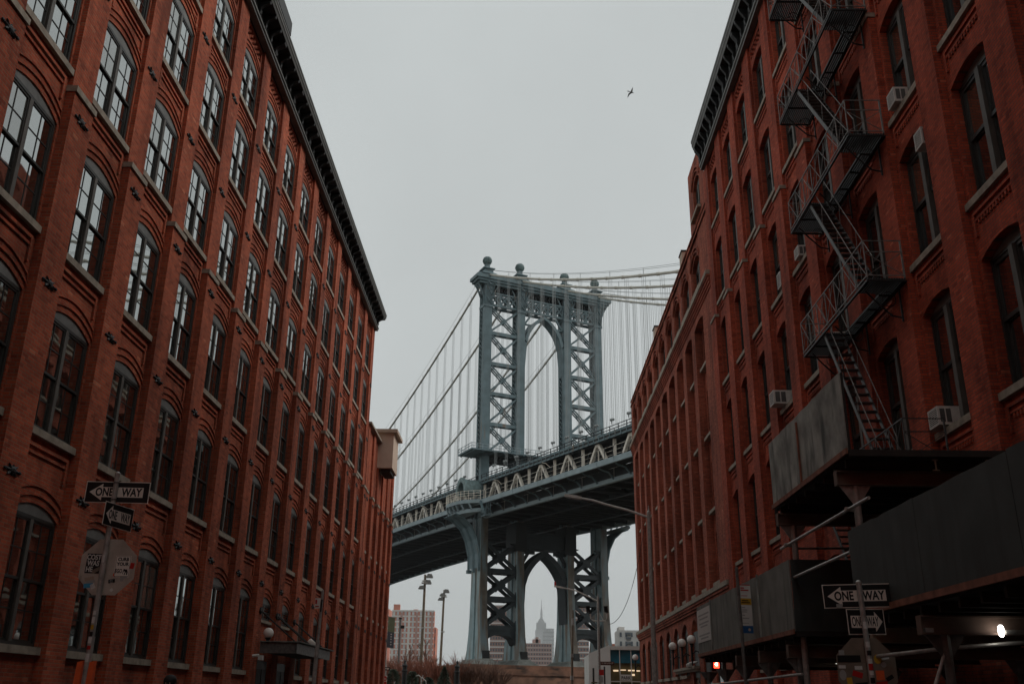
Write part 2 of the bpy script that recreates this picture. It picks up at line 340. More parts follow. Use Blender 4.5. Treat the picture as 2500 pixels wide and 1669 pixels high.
def opening(mb, P, y0, y1, j, sill, spr, rise, dw, rev, ztop_prev):
    """wall of one bay from ztop_prev up to the top of one arched opening"""
    a, b = y0 + j, y1 - j; zt = spr + rise + 0.05
    Q = lambda y, z, d=dw: P(y, z, d)
    if sill > ztop_prev: mb.quad(Q(y0, ztop_prev), Q(y1, ztop_prev), Q(y1, sill), Q(y0, sill))
    mb.quad(Q(y0, sill), Q(a, sill), Q(a, zt), Q(y0, zt)); mb.quad(Q(b, sill), Q(y1, sill), Q(y1, zt), Q(b, zt))
    ap = arch_pts(a, b, spr, rise)
    for (ya, za), (yb, zb) in zip(ap, ap[1:]):
        mb.quad(Q(ya, za), Q(yb, zb), Q(yb, zt), Q(ya, zt))
        mb.quad(Q(ya, za), Q(yb, zb), Q(yb, zb, dw - rev), Q(ya, za, dw - rev))
    mb.quad(Q(a, sill), Q(a, spr), Q(a, spr, dw - rev), Q(a, sill, dw - rev)); mb.quad(Q(b, sill), Q(b, spr), Q(b, spr, dw - rev), Q(b, sill, dw - rev))
    mb.quad(Q(a, sill), Q(b, sill), Q(b, sill, dw - rev), Q(a, sill, dw - rev))
    return zt

def hood(mb, P, y0, y1, a, b, spr, rise, dw, offs, th=0.05, pr=0.032):
    for o in offs:
        pts = [(y, z + o) for y, z in arch_pts(a, b, spr, rise)]
        pts = [(max(y0 + 0.015, min(y1 - 0.015, y)), z) for y, z in [(pts[0][0] - o * 0.5, pts[0][1] - o * 0.55)] + pts + [(pts[-1][0] + o * 0.5, pts[-1][1] - o * 0.55)]]
        for (ya, za), (yb, zb) in zip(pts, pts[1:]):
            if yb - ya < 0.005: continue
            mb.hexa((P(ya, za, dw - 0.02), P(yb, zb, dw - 0.02), P(yb, zb, dw + pr), P(ya, za, dw + pr)),
                    (P(ya, za + th, dw - 0.02), P(yb, zb + th, dw - 0.02), P(yb, zb + th, dw + pr), P(ya, za + th, dw + pr)))

def pbox(mb, P, y0, y1, z0, z1, d0, d1):
    mb.hexa((P(y0, z0, d0), P(y1, z0, d0), P(y1, z0, d1), P(y0, z0, d1)), (P(y0, z1, d0), P(y1, z1, d0), P(y1, z1, d1), P(y0, z1, d1)))

def corbel(mb, P, y0, y1, sill, dw, teeth):
    i = 0.16
    pbox(mb, P, y0 + i, y1 - i, sill - 0.36, sill - 0.29, dw - 0.02, dw + 0.05)
    pbox(mb, P, y0 + i + 0.05, y1 - i - 0.05, sill - 0.50, sill - 0.44, dw - 0.02, dw + 0.035)
    for y in (y0 + i, y1 - i - 0.07): pbox(mb, P, y, y + 0.07, sill - 0.85, sill - 0.36, dw - 0.02, dw + 0.05)
    if teeth:
        n = int((y1 - y0 - 2 * i - 0.1) / 0.13)
        for k in range(n):
            y = y0 + i + 0.08 + k * 0.13; pbox(mb, P, y, y + 0.06, sill - 0.60, sill - 0.51, dw - 0.02, dw + 0.04)

def pilaster(mb, P, y0, y1, z0, zc, z1, dw, dup, cut=None):
    for za, zb, d in ((z0, zc, 0.0), (zc, z1, dup)):
        if zb <= za: continue
        mb.quad(P(y0, za, d), P(y1, za, d), P(y1, zb, d), P(y0, zb, d))
        mb.quad(P(y0, za, dw), P(y0, za, d), P(y0, zb, d), P(y0, zb, dw)); mb.quad(P(y1, za, dw), P(y1, za, d), P(y1, zb, d), P(y1, zb, dw))

def frieze(mb, P, y0, y1, z0, z1, dw):
    """sunk panel with three courses of brick teeth"""
    D = dw - 0.5
    mb.quad(P(y0, z0, dw), P(y1, z0, dw), P(y1, z0, D), P(y0, z0, D)); mb.quad(P(y0, z1, dw), P(y1, z1, dw), P(y1, z1, D), P(y0, z1, D))
    mb.quad(P(y0, z0, dw), P(y0, z1, dw), P(y0, z1, D), P(y0, z0, D)); mb.quad(P(y1, z0, dw), P(y1, z1, dw), P(y1, z1, D), P(y1, z0, D))
    mb.quad(P(y0, z0, D), P(y1, z0, D), P(y1, z1, D), P(y0, z1, D))
    h = (z1 - z0) / 4
    for r in range(4):
        n = int((y1 - y0) / 0.3)
        for k in range(n):
            y = y0 + 0.04 + k * 0.3 + (0.15 if r % 2 else 0)
            if y + 0.12 < y1: pbox(mb, P, y, y + 0.13, z0 + r * h + 0.01, z0 + r * h + h - 0.01, dw - 0.16, dw - 0.02)

def window_meshes(sg, w, h, rise, style, key):
    """frame, glass, sill; local x = outwards * sg, y along the wall from the opening's near jamb, z from the sill"""
    X = lambda d: d * sg
    fr = MB()
    def B(y0, y1, z0, z1, d0, d1, m=0):
        fr.mi = m; fr.box(min(X(d0), X(d1)), max(X(d0), X(d1)), y0, y1, z0, z1)
    e = 0.07
    L_ = style == 'left'; fd = 0.012 if L_ else 0.03
    B(0, e, 0, h, -0.08, fd); B(w - e, w, 0, h, -0.08, fd); B(e, w - e, 0, e, -0.08, fd + .01); B(e, w - e, h - 0.07, h, -0.08, fd + .005)
    fr.mi = 2; ap = arch_pts(0, w, h, rise)
    fr.strip(lambda u, v, q: (X(q), u, v), ap, -0.06, 0.015)
    mw = 0.12 if style == 'left' else 0.17
    B(w / 2 - mw / 2, w / 2 + mw / 2, e, h - 0.07, -0.07, 0.022 if L_ else 0.09, 1)
    gl = MB(); rnd = random.Random(key)
    zm = h * (0.5 if style == 'left' else 0.52)
    for s0, s1 in ((e, w / 2 - mw / 2), (w / 2 + mw / 2, w - e)):
        for (z0, z1, d) in ((zm - 0.02, h - 0.07, 0.0), (e, zm + 0.03, -0.03 if L_ else -0.045)):
            f = 0.042 if L_ else 0.075; q_ = 0.002 if L_ else 0.012
            B(s0, s0 + f, z0, z1, d - 0.035, d + q_); B(s1 - f, s1, z0, z1, d - 0.035, d + q_)
            B(s0 + f, s1 - f, z0, z0 + f * 1.2, d - 0.035, d + q_); B(s0 + f, s1 - f, z1 - f * 1.1, z1, d - 0.035, d + q_)
            if style == 'left':
                c = (s0 + s1) / 2; q = (z0 + z1) / 2
                B(c - 0.010, c + 0.010, z0 + f, z1 - f, d - 0.025, d - 0.009); B(s0 + f, s1 - f, q - 0.011, q + 0.011, d - 0.024, d - 0.008)
            t = rnd.uniform(-0.003, 0.003); v = rnd.uniform(-0.003, 0.003); D = d - 0.02
            gl.mi = 1 if rnd.random() < (.10 if L_ else .28) else 0
            gl.quad((X(D + t), s0, z0), (X(D + v), s1, z0), (X(D - t), s1, z1), (X(D - v), s0, z1))
    return fr, gl

def sill_mesh(sg, w, ext, d0, d1, th):
    m = MB(); m.box(min(d0 * sg, d1 * sg), max(d0 * sg, d1 * sg), -ext, w + ext, -th, 0.0); return m

def place_window(meshes, par, at):
    f = link('window', meshes[0], par, at=at); link('glass', meshes[1], f, at=at); link('sill', meshes[2], f, at=at); return f

def cornice(par, P, y0, y1, zb, zt, proj, bay, ystart, mats=('cornice_dark', 'cornice_trim')):
    """bracketed metal cornice: bed moulding, dark frieze, crown; brackets are its sub-parts"""
    mb = MB(); H = zt - zb
    prof = [(-0.15, 0), (0.10, 0), (0.10, 0.08 * H), (0.15, 0.10 * H), (0.15, 0.18 * H), (0.06, 0.20 * H), (0.06, 0.66 * H), (proj - 0.10, 0.70 * H)]
    crown = [(proj - 0.10, 0.70 * H), (proj - 0.06, 0.79 * H), (proj - 0.03, 0.81 * H), (proj - 0.03, 0.90 * H), (proj, 0.93 * H), (proj, H), (-0.15, H)]
    full = prof + crown[1:]
    def run(pts, m):
        mb.mi = m
        for (d0, h0), (d1, h1) in zip(pts, pts[1:]): mb.quad(P(y0, zb + h0, d0), P(y1, zb + h0, d0), P(y1, zb + h1, d1), P(y0, zb + h1, d1))
    run(prof[:5], 1); run(prof[4:], 0); run(crown, 1); mb.mi = 0
    for y in (y0, y1): mb.face([P(y, zb + h, d) for d, h in full])
    c = mb.build('cornice', mats, par)
    def bracket(w, m0):
        b = MB(); pr = [(0.05, 0.20), (0.16, 0.22), (0.20, 0.34), (0.17, 0.42), (0.26, 0.50), (proj - 0.14, 0.60), (proj - 0.11, 0.69), (0.05, 0.66)]
        sgx = 1 if P(0, 0, 1)[0] > P(0, 0, 0)[0] else -1
        b.strip(lambda u, v, q: (u * sgx, q, v * H), pr, -w / 2, w / 2)
        return b.mesh('bracket', ['cornice_dark'])
    small, big = bracket(0.13, 1), bracket(0.26, 0)
    y = ystart; k = 0
    while y < y1 - 0.1:
        if y > y0 + 0.2: link('bracket', big if k % 4 == 0 else small, c, at=P(y, zb, 0))
        y += bay / 4; k += 1
    return c

def anchor_mesh(sg):
    """cast-iron rosette tie plate with leaf arms"""
    m = MB()
    def leaf(cy, cz, dy, dz, l, w):
        n = math.hypot(dy, dz); dy /= n; dz /= n; py, pz = -dz, dy
        for (t0, w0), (t1, w1) in zip([(0, .5), (.35, 1), (.7, .55)], [(.35, 1), (.7, .55), (1, .04)]):
            A = lambda t, q, d: (d * sg, cy + dy * l * t + py * w * q / 2, cz + dz * l * t + pz * w * q / 2)
            m.quad(A(t0, -w0, 0.02), A(t1, -w1, 0.02), A(t1, 0, 0.085), A(t0, 0, 0.10)); m.quad(A(t0, w0, 0.02), A(t1, w1, 0.02), A(t1, 0, 0.085), A(t0, 0, 0.10))
    m.sphere((0.04 * sg, 0, 0), 0.13, 10, (0.9, 1, 1))
    for ang, l, w in ((0, .37, .17), (180, .37, .17), (40, .27, .19), (140, .27, .19), (220, .27, .19), (320, .27, .19), (90, .19, .14), (270, .19, .14)):
        leaf(0, 0, math.cos(R(ang)), math.sin(R(ang)), l, w)
    for y in (-0.33, 0.33): m.sphere((0.05 * sg, y, 0), 0.06, 8)
    m.v = [(x * .4, y * .82, z * .58) for x, y, z in m.v]
    return m.mesh('tie_plate', 'iron_black')

# ================================================================== LEFT BUILDING
PL = lambda y, z, d: (-9.6 + d, y, z)
left = thing('brick_warehouse', (-9.6, 30, 0), 'left red brick warehouse with multi-pane arched windows and iron tie plates', 'building')
BAY, N0, N1 = 3.08, -5, 13
pil = [(17.06 + BAY * n, 17.99 + BAY * n) for n in range(N0, N1 + 1)]
FL = [(2.50, 4.97, .24), (6.62, 9.02, .24), (10.42, 12.79, .24), (14.20, 16.42, .24), (17.70, 19.92, .24), (20.95, 22.87, .24)]
DW, REV, J = -0.20, 0.16, 0.07
mb = MB(); wins = []; ZT = 24.15
for i in range(len(pil) - 1):
    y0, y1 = pil[i][1], pil[i + 1][0]; n = N0 + i; a, b = y0 + J, y1 - J; zp = -0.1
    for k, (s, sp, ri) in enumerate(FL):
        door = (k == 0 and n in (6, 7))
        if door: s = 4.35
        zp = opening(mb, PL, y0, y1, J, s, sp, ri, DW, REV, zp)
        hood(mb, PL, y0, y1, a, b, sp, ri, DW, (0.15, 0.33))
        if k: corbel(mb, PL, y0, y1, s, DW, False)
        wins.append((math.hypot(a - 2, 5) * (1 if a > 11 else 9), a, s, k, door))
    mb.quad(PL(y0, zp, DW), PL(y1, zp, DW), PL(y1, 23.55, DW), PL(y0, 23.55, DW))
    mb.quad(PL(y0, 23.55, DW), PL(y0 + .12, 23.55, DW), PL(y0 + .12, 24.0, DW), PL(y0, 24.0, DW)); mb.quad(PL(y1 - .12, 23.55, DW), PL(y1, 23.55, DW), PL(y1, 24.0, DW), PL(y1 - .12, 24.0, DW))
    frieze(mb, PL, y0 + .12, y1 - .12, 23.55, 24.0, DW)
    mb.quad(PL(y0, 24.0, DW), PL(y1, 24.0, DW), PL(y1, ZT, DW), PL(y0, ZT, DW))
for y0, y1 in pil: pilaster(mb, PL, y0, y1, -0.1, 13.66, ZT, DW, -0.09)
ya, yb = pil[0][0], pil[-1][1]
mb.quad((-9.6 + DW, yb, 0), (-30, yb, 0), (-30, yb, 25), (-9.6 + DW, yb, 25)); mb.quad((-9.6 + DW, ya, 0), (-30, ya, 0), (-30, ya, 25), (-9.6 + DW, ya, 25))
mb.build('wall', 'brick_left', left)
mb = MB(); mb.box(-30, -9.62, ya + .02, yb - .02, 24.7, 24.9); mb.build('roof', 'cornice_dark', left)
capm = MB(); capm.box(-0.2, 0.045, -0.03, 0.96, 0, 0.14); capm = capm.mesh('capstone', 'stone')
ancm = anchor_mesh(1)
for i, (y0, y1) in enumerate(pil):
    if N0 + i < -2: continue
    link('capstone', capm, left, at=(-9.6, y0, 13.66))
    for z in (5.55, 9.38, 13.19, 16.72, 20.27):
        link('tie_plate', ancm, left, at=(-9.6 - (0.09 if z > 13.66 else 0), (y0 + y1) / 2, z))
WM = {}
W_L = pil[1][0] - pil[0][1] - 2 * J
for k, (s, sp, ri) in enumerate(FL):
    for v in range(3):
        f, g = window_meshes(1, W_L, sp - s, ri, 'left', k * 10 + v)
        WM[k, v] = (f.mesh('window', ['sash', 'mullion_grey', 'tympanum']), g.mesh('glass', ['glass_left', 'glass_blind']), sill_mesh(1, W_L, J - 0.01, -0.05, 0.14, 0.15).mesh('sill', 'stone'))
f, g = window_meshes(1, W_L, 0.62, .24, 'left', 99)
WM['door'] = (f.mesh('window', ['sash', 'mullion_grey', 'tympanum']), g.mesh('glass', ['glass_left', 'glass_blind']), sill_mesh(1, W_L, J - 0.01, -0.05, 0.12, 0.10).mesh('sill', 'stone'))
wins.sort()
rest = []
for q, (_, a, s, k, door) in enumerate(wins):
    at = (-9.6 + DW - 0.045, a, s); ms = WM['door'] if door else WM[k, int(a * 7) % 3]
    if q < 100: place_window(ms, left, at)
    else: rest.append((ms[0], ms[1], at))
if rest:                                                               # the bays beyond the hundred that show
    bm = bmesh.new()
    for f_, g_, at in rest:
        for me in (f_, g_):
            t = me.copy(); t.transform(Matrix.Translation(at)); bm.from_mesh(t); bpy.data.meshes.remove(t)
    me = bpy.data.meshes.new('windows_rest'); bm.to_mesh(me); bm.free(); me.materials.append(MATS['sash']); stuff(link('window', me, left))
cornice(left, PL, ya, yb + 0.02, 24.15, 25.25, 0.62, BAY, 17.06 + BAY * N0 + 0.46)
mb = MB(); mb.box(-13.6, -10.05, 24.0, 32.6, 24.95, 27.75); mb.mi = 1; mb.box(-13.8, -9.9, 23.8, 33.0, 27.75, 28.4); mb.build('rooftop_hatch', ['white_paint', 'cornice_dark'], left)
# doors below the canopy
for n in (6, 7):
    y0 = 17.99 + BAY * n
    mb = MB(); mb.box(-9.79, -9.72, y0 + .25, y0 + 1.9, 0.16, 2.9); d = mb.build('door', 'sash', left)
    mb = MB(); mb.box(-9.715, -9.70, y0 + .4, y0 + 1.0, 0.9, 2.6); mb.box(-9.715, -9.70, y0 + 1.15, y0 + 1.75, 0.9, 2.6); mb.build('glass', 'door_dark', d)
# canopy: sub-parts fascia, roof sheet, tie rods
mb = MB(); mb.box(-9.58, -8.28, 36.66, 43.0, 3.18, 3.44); can = mb.build('canopy', 'timber_dark', left)
mb = MB(); mb.box(-9.58, -8.24, 36.60, 36.656, 3.14, 3.52); mb.box(-8.276, -8.22, 36.60, 43.06, 3.14, 3.50); mb.build('fascia', 'galv_dark', can)
mb = MB(); mb.box(-9.58, -8.1, 36.5, 43.4, 3.524, 3.56); mb.build('roof_sheet', 'ply_mid', can)
for y in (36.2, 38.72, 39.05, 41.8):
    mb = MB(); mb.tube([(-9.56, y, 4.6), (-8.4, y + 0.9, 3.56)], 0.03, 6); mb.tube([(-9.62, y, 4.6), (-9.54, y, 4.6)], 0.13, 8); mb.build('tie_rod', 'iron_black', can)

# ================================================================== LOWER LEFT BUILDING
low = thing('brick_building', (-9.6, 65, 0), 'lower plain brick building with narrow pilasters behind the left warehouse', 'building')
mb = MB(); zt2 = 17.9; p2 = [(58.15 + 2.46 * k, 58.95 + 2.46 * k) for k in range(6)]; YE = 71.3
wl2 = []
for k in range(5):
    y0, y1 = p2[k][1], p2[k + 1][0]; zp = -0.1
    for s, sp in ((2.5, 4.8), (6.45, 8.6), (10.25, 12.3)):
        zp = opening(mb, PL, y0, y1, 0.35, s, sp, .25, DW, REV, zp); wl2.append((y0 + .35, s, sp - s, y1 - y0 - .7))
    mb.quad(PL(y0, zp, DW), PL(y1, zp, DW), PL(y1, zt2, DW), PL(y0, zt2, DW))
for y0, y1 in p2: pilaster(mb, PL, y0, y1, -0.1, 13.6, zt2, DW, -0.08)
mb.quad((-9.6 + DW, YE, 0), (-30, YE, 0), (-30, YE, zt2), (-9.6 + DW, YE, zt2))
mb.build('wall', 'brick_left', low)
mb = MB(); mb.box(-30, -9.52, 58.1, YE + .05, zt2, zt2 + 0.14); mb.build('coping', 'stone', low)
ms = None
for (y, s, h, w) in wl2:
    if ms is None:
        f, g = window_meshes(1, w, h, .25, 'left', 5); ms = (f.mesh('window', ['sash', 'mullion_grey', 'tympanum']), g.mesh('glass', ['glass_left', 'glass_blind']), sill_mesh(1, w, 0.1, -0.05, 0.2, 0.15).mesh('sill', 'stone'))
    if abs(h - 2.3) > 0.01 and abs(s - 6.45) < .01:
        if 'b' not in WM: f, g = window_meshes(1, w, 2.15, .25, 'left', 6); WM['b'] = (f.mesh('window', ['sash', 'mullion_grey', 'tympanum']), g.mesh('glass', ['glass_left', 'glass_blind']), ms[2])
        place_window(WM['b'], low, (-9.6 + DW - REV + .04, y, s)); continue
    if s > 10:
        if 'c' not in WM: f, g = window_meshes(1, w, 2.05, .25, 'left', 7); WM['c'] = (f.mesh('window', ['sash', 'mullion_grey', 'tympanum']), g.mesh('glass', ['glass_left', 'glass_blind']), ms[2])
        place_window(WM['c'], low, (-9.6 + DW - REV + .04, y, s)); continue
    place_window(ms, low, (-9.6 + DW - REV + .04, y, s))
for (y0, y1) in p2:
    for z in (5.5, 9.35, 13.2): link('tie_plate', ancm, low, at=(-9.6, (y0 + y1) / 2, z))
    link('capstone', capm, low, at=(-9.6, y0 - 0.03, 13.6))
# stucco bay hung on the facade
mb = MB(); mb.box(-10.4, -8.76, 63.0, 65.5, 16.2, 18.62); bx = mb.build('oriel_box', 'beige_stucco', low)
mb = MB(); mb.box(-10.5, -8.5, 62.75, 65.8, 18.62, 18.85); mb.build('box_roof', 'beige_trim', bx)
mb = MB(); mb.box(-9.55, -8.9, 63.3, 65.3, 15.95, 16.2); mb.build('box_base', 'timber_dark', bx)

# ================================================================== RIGHT BUILDING (near)
PR = lambda y, z, d: (9.4 - d, y, z)
right = thing('brick_warehouse', (9.4, 26, 0), 'right dark red brick warehouse carrying a zigzag iron fire escape', 'building')
BR = 3.11; K0, K1 = -4, 8
pilr = [(18.27 + BR * k, 19.30 + BR * k) for k in range(K0, K1 + 1)]
FR = [(2.9, 5.7, .2), (7.45, 10.32, .21), (11.7, 14.57, .21), (15.85, 18.65, .21), (20.0, 22.75, .21), (24.2, 26.6, .21)]
DWR, REVR, JR = -0.20, 0.26, 0.12
mb = MB(); winr = []; ZR = 27.9
for i in range(len(pilr) - 1):
    y0, y1 = pilr[i][1], pilr[i + 1][0]; a, b = y0 + JR, y1 - JR; zp = -0.1
    for k, (s, sp, ri) in enumerate(FR):
        zp = opening(mb, PR, y0, y1, JR, s, sp, ri, DWR, REVR, zp)
        if k: corbel(mb, PR, y0, y1, s, DWR, True)
        winr.append((a, s, k))
    zf0, zf1 = 27.1, 27.6
    mb.quad(PR(y0, zp, DWR), PR(y1, zp, DWR), PR(y1, zf0, DWR), PR(y0, zf0, DWR))
    mb.quad(PR(y0, zf0, DWR), PR(y0 + .12, zf0, DWR), PR(y0 + .12, zf1, DWR), PR(y0, zf1, DWR)); mb.quad(PR(y1 - .12, zf0, DWR), PR(y1, zf0, DWR), PR(y1, zf1, DWR), PR(y1 - .12, zf1, DWR))
    frieze(mb, PR, y0 + .12, y1 - .12, zf0, zf1, DWR)
    mb.quad(PR(y0, zf1, DWR), PR(y1, zf1, DWR), PR(y1, ZR, DWR), PR(y0, ZR, DWR))
for y0, y1 in pilr: pilaster(mb, PR, y0, y1, -0.1, 19.25, ZR, DWR, -0.09)
ya, yb = pilr[0][0], pilr[-1][1]
mb.quad((9.4 - DWR, ya, 0), (30, ya, 0), (30, ya, 29), (9.4 - DWR, ya, 29)); mb.quad((9.4 - DWR, yb, 20), (30, yb, 20), (30, yb, 29), (9.4 - DWR, yb, 29))
mb.build('wall', 'brick_right', right)
mb = MB(); mb.box(9.45, 30, ya + .02, yb - .02, 28.6, 28.8); mb.build('roof', 'cornice_dark', right)
capr = MB(); capr.box(-0.045, 0.2, -0.03, 1.06, 0, 0.14); capr = capr.mesh('capstone', 'stone')
for y0, y1 in pilr: link('capstone', capr, right, at=(9.4, y0, 19.25))
W_R = pilr[1][0] - pilr[0][1] - 2 * JR
WR = {}
for k, (s, sp, ri) in enumerate(FR):
    for v in range(3):
        f, g = window_meshes(-1, W_R, sp - s, ri, 'right', k * 10 + v + 500)
        WR[k, v] = (f.mesh('window', ['sash', 'mullion_grey', 'tympanum']), g.mesh('glass', ['glass_right', 'glass_curtain']), sill_mesh(-1, W_R, JR - 0.01, -0.05, 0.31, 0.16).mesh('sill', 'stone'))
# blinds, papers and curtains seen through some of the panes
mat('blind_grey', (0.075, 0.076, 0.070), 0.8); mat('curtain_tan', (0.11, 0.085, 0.06), 0.9)
for q, (a, s, k) in enumerate(winr):
    w = place_window(WR[k, int(a * 7) % 3], right, (9.4 - DWR + REVR - 0.04, a, s))
cornice(right, PR, ya, yb - 0.35, 27.85, 29.6, 0.52, BR, 18.27 + BR * K0 + 0.5)
# rooftop bulkhead behind the cornice
mb = MB(); mb.box(9.9, 14, 39.4, 43.9, 28.8, 32.2); mb.build('bulkhead', 'brick_right', right)

# ------------------------------------------------------------------ fire escape (part of the right building)
fe = link('fire_escape', None, right, at=(9.4, 24.5, 6.2))
XO, XI, YN, YF = 8.42, 9.36, 21.3, 26.85
def railing(z, y0, y1, ends):
    mb = MB(); T = 1.0; bar = mb.bar
    for zz in (z + 0.06, z + T): bar((XO, y0, zz), (XO, y1, zz), 0.026)
    n = max(2, round((y1 - y0) / 0.8))
    for i in range(n + 1):
        y = y0 + (y1 - y0) * i / n; bar((XO, y, z), (XO, y, z + T), 0.024)
        if i < n:
            yy = y0 + (y1 - y0) * (i + 1) / n; ym = (y + yy) / 2
            bar((XO - 0.012, y, z + 0.06), (XO - 0.012, yy, z + T), 0.014); bar((XO - 0.012, yy, z + 0.06), (XO - 0.012, y, z + T), 0.014)
            bar((XO + .015, ym, z + .06), (XO + .015, ym, z + T), 0.012)
    for y in ends:
        for zz in (z + 0.06, z + T * .7, z + T): bar((XO, y, zz), (XI, y, zz), 0.022)
        bar((XO, y + .02, z + 0.06), (XI, y + .02, z + T * .7), 0.015); bar((XI, y + .02, z + 0.06), (XO, y + .02, z + T * .7), 0.015)
        bar((XI - .03, y, z), (XI - .03, y, z + T), 0.035)
    return mb
def platform(z, y0, y1, hole=None):
    mb = MB()
    n = 15
    for i in range(n):
        x = XO + 0.03 + (XI - XO - 0.06) * i / (n - 1)
        segs = [(y0, y1)]
        if hole and x < hole[2]: segs = [(y0, hole[0]), (hole[1], y1)]
        for p, q in segs: mb.box(x - 0.021, x + 0.021, p, q, z - 0.04, z - 0.005)
    for x in (XO, XI): mb.box(x - .025, x + .025, y0, y1, z - 0.10, z - 0.052)
    y = y0
    while y < y1 + 0.01:
        mb.box(hole[2] if hole and hole[0] < y < hole[1] else XO + .03, XI - .03, y - .02, y + .02, z - 0.10, z - 0.055); y += (y1 - y0) / 6
    if hole: mb.box(hole[2] - .02, hole[2] + .02, hole[0], hole[1], z - .1, z - .045)
    return mb
def bracket_mb(z, y):
    mb = MB(); mb.tube([(XI, y, z - 0.85), (XI - .25, y, z - 0.80), (XO + 0.35, y, z - 0.45), (XO + .1, y, z - .14)], 0.022, 6)
    pts = [(XI - 0.28 + 0.17 * math.cos(t * math.pi / 6), y, z - 0.36 + 0.2 * math.sin(t * math.pi / 6)) for t in range(13)]
    mb.tube(pts, 0.013, 5, cap=False); mb.bar((XI, y, z - .95), (XI, y, z - .08), 0.04); return mb
def stair(z0, z1, y_top, y_bot):
    mb = MB(); xa, xb = XO + 0.05, XO + 0.55
    for x in (xa, xb): mb.bar((x, y_top, z1), (x, y_bot, z0), 0.022, 0.12)
    n = 17
    for i in range(1, n):
        t = i / n; y = y_top + (y_bot - y_top) * t; z = z1 + (z0 - z1) * t
        mb.box(xa + .02, xb - .02, y - 0.11, y + 0.11, z - 0.012, z + 0.012)
    return mb
def handrails(z0, z1, y_top, y_bot):
    mb = MB(); xa, xb = XO + 0.05, XO + 0.55; d = Vector((0, y_bot - y_top, z0 - z1))
    for x in (xa, xb):
        p = Vector((x, y_top, z1)) + Vector((0, .0, 0.75)); q = p + d * 0.93
        mb.tube([p - Vector((0, 0, .15)), p, q, q - Vector((0, 0, .35))], 0.013, 6)
        for t in (.3, .62): a_ = Vector((x, y_top, z1)) + d * t; mb.tube([a_, p + d * (t + .03)], 0.009, 5)
    return mb
FLO = [6.55, 11.38, 15.5, 19.5, 23.7]
for i, z in enumerate(FLO):
    hole = (22.2, 25.0, XO + .60)
    if i: 
        pf = platform(z, YN, YF, hole).build('platform', 'iron_black', fe)
        railing(z, YN, YF, (YN, YF)).build('railing', 'iron_pale', fe)
        for y in (YN + .5, YF - .5, 24.2): bracket_mb(z, y).build('bracket', 'iron_black', fe)
    if i + 1 < len(FLO):
        stair(z, FLO[i + 1], 25.05, 22.0).build('stair', 'iron_grey', fe); handrails(z, FLO[i + 1], 25.05, 22.0).build('handrail', 'iron_pale', fe)
# lowest landing and the ladder down below the shed
platform(6.55, 20.4, 23.8).build('platform', 'iron_black', fe); railing(6.55, 20.4, 23.8, (20.4,)).build('railing', 'iron_grey', fe)
stair(3.0, 6.4, 26.2, 23.6).build('stair', 'iron_black', fe)

# ================================================================== RIGHT BUILDING (far)
far = thing('brick_loft', (9.55, 62, 0), 'brick loft beyond the right warehouse with tall recessed arched bays', 'building')
PF = lambda y, z, d: (9.55 - d, y, z)
DF = -0.40
mb = MB(); p3 = [(44.2, 46.9)] + [(49.45 + 3.26 * k, 50.40 + 3.26 * k) for k in range(9)] + [(49.45 + 3.26 * 9, 80.2)]
winf = []; wing = []
PT = 26.2
for i in range(len(p3) - 1):
    y0, y1 = p3[i][1], p3[i + 1][0]; zp = 6.6
    for s, sp in ((7.25, 9.7), (10.85, 13.4), (14.75, 17.3), (18.6, 20.7)):
        zp = opening(mb, PF, y0, y1, 0.30, s, sp, .14, DF, .2, zp); winf.append((y0 + .3, s, sp - s, y1 - y0 - .6))
    # tall arch of the recessed bay: flush spandrel over it
    ap = arch_pts(y0, y1, 20.85, .2)
    for (ua, va), (ub, vb) in zip(ap, ap[1:]):
        mb.quad(PF(ua, va, 0), PF(ub, vb, 0), PF(ub, 22.4, 0), PF(ua, 22.4, 0)); mb.quad(PF(ua, va, 0), PF(ub, vb, 0), PF(ub, vb, DF), PF(ua, va, DF))
    # top storey
    zq = opening(mb, PF, y0, y1, 0.12, 22.75, 24.35, .5, -.04, .3, 22.4); wing.append((y0 + .12, y1 - y0 - .24))
    mb.quad(PF(y0, zq, -.04), PF(y1, zq, -.04), PF(y1, PT, -.04), PF(y0, PT, -.04))
    hood(mb, PF, y0 - .6, y1 + .6, y0 + .05, y1 - .05, 24.35, .5, -.04, (0.16, 0.42), .09, .10)
    # ground floor
    z0 = opening(mb, PF, y0 - .3, y1 + .3, .42, 3.05 if i > 2 else 0.1, 5.35, .55, -.04, .25, -.1)
    mb.quad(PF(y0 - .3, z0, -.04), PF(y1 + .3, z0, -.04), PF(y1 + .3, 6.6, -.04), PF(y0 - .3, 6.6, -.04))
for i, (y0, y1) in enumerate(p3):
    mb.quad(PF(y0, 6.6, 0), PF(y1, 6.6, 0), PF(y1, PT, 0), PF(y0, PT, 0))
    mb.quad(PF(y0, 6.6, DF), PF(y0, 6.6, 0), PF(y0, PT, 0), PF(y0, PT, DF)); mb.quad(PF(y1, 6.6, DF), PF(y1, 6.6, 0), PF(y1, PT, 0), PF(y1, PT, DF))
    g0, g1 = (y0 + .3 if i else y0), (y1 - .3 if i < len(p3) - 1 else y1)
    mb.quad(PF(g0, -.1, -.04), PF(g1, -.1, -.04), PF(g1, 6.6, -.04), PF(g0, 6.6, -.04))
mb.quad((9.55, 80.2, 0), (30, 80.2, 0), (30, 80.2, PT), (9.55, 80.2, PT)); mb.quad((9.6, 44.2, 22), (30, 44.2, 22), (30, 44.2, 30.2), (9.6, 44.2, 30.2))
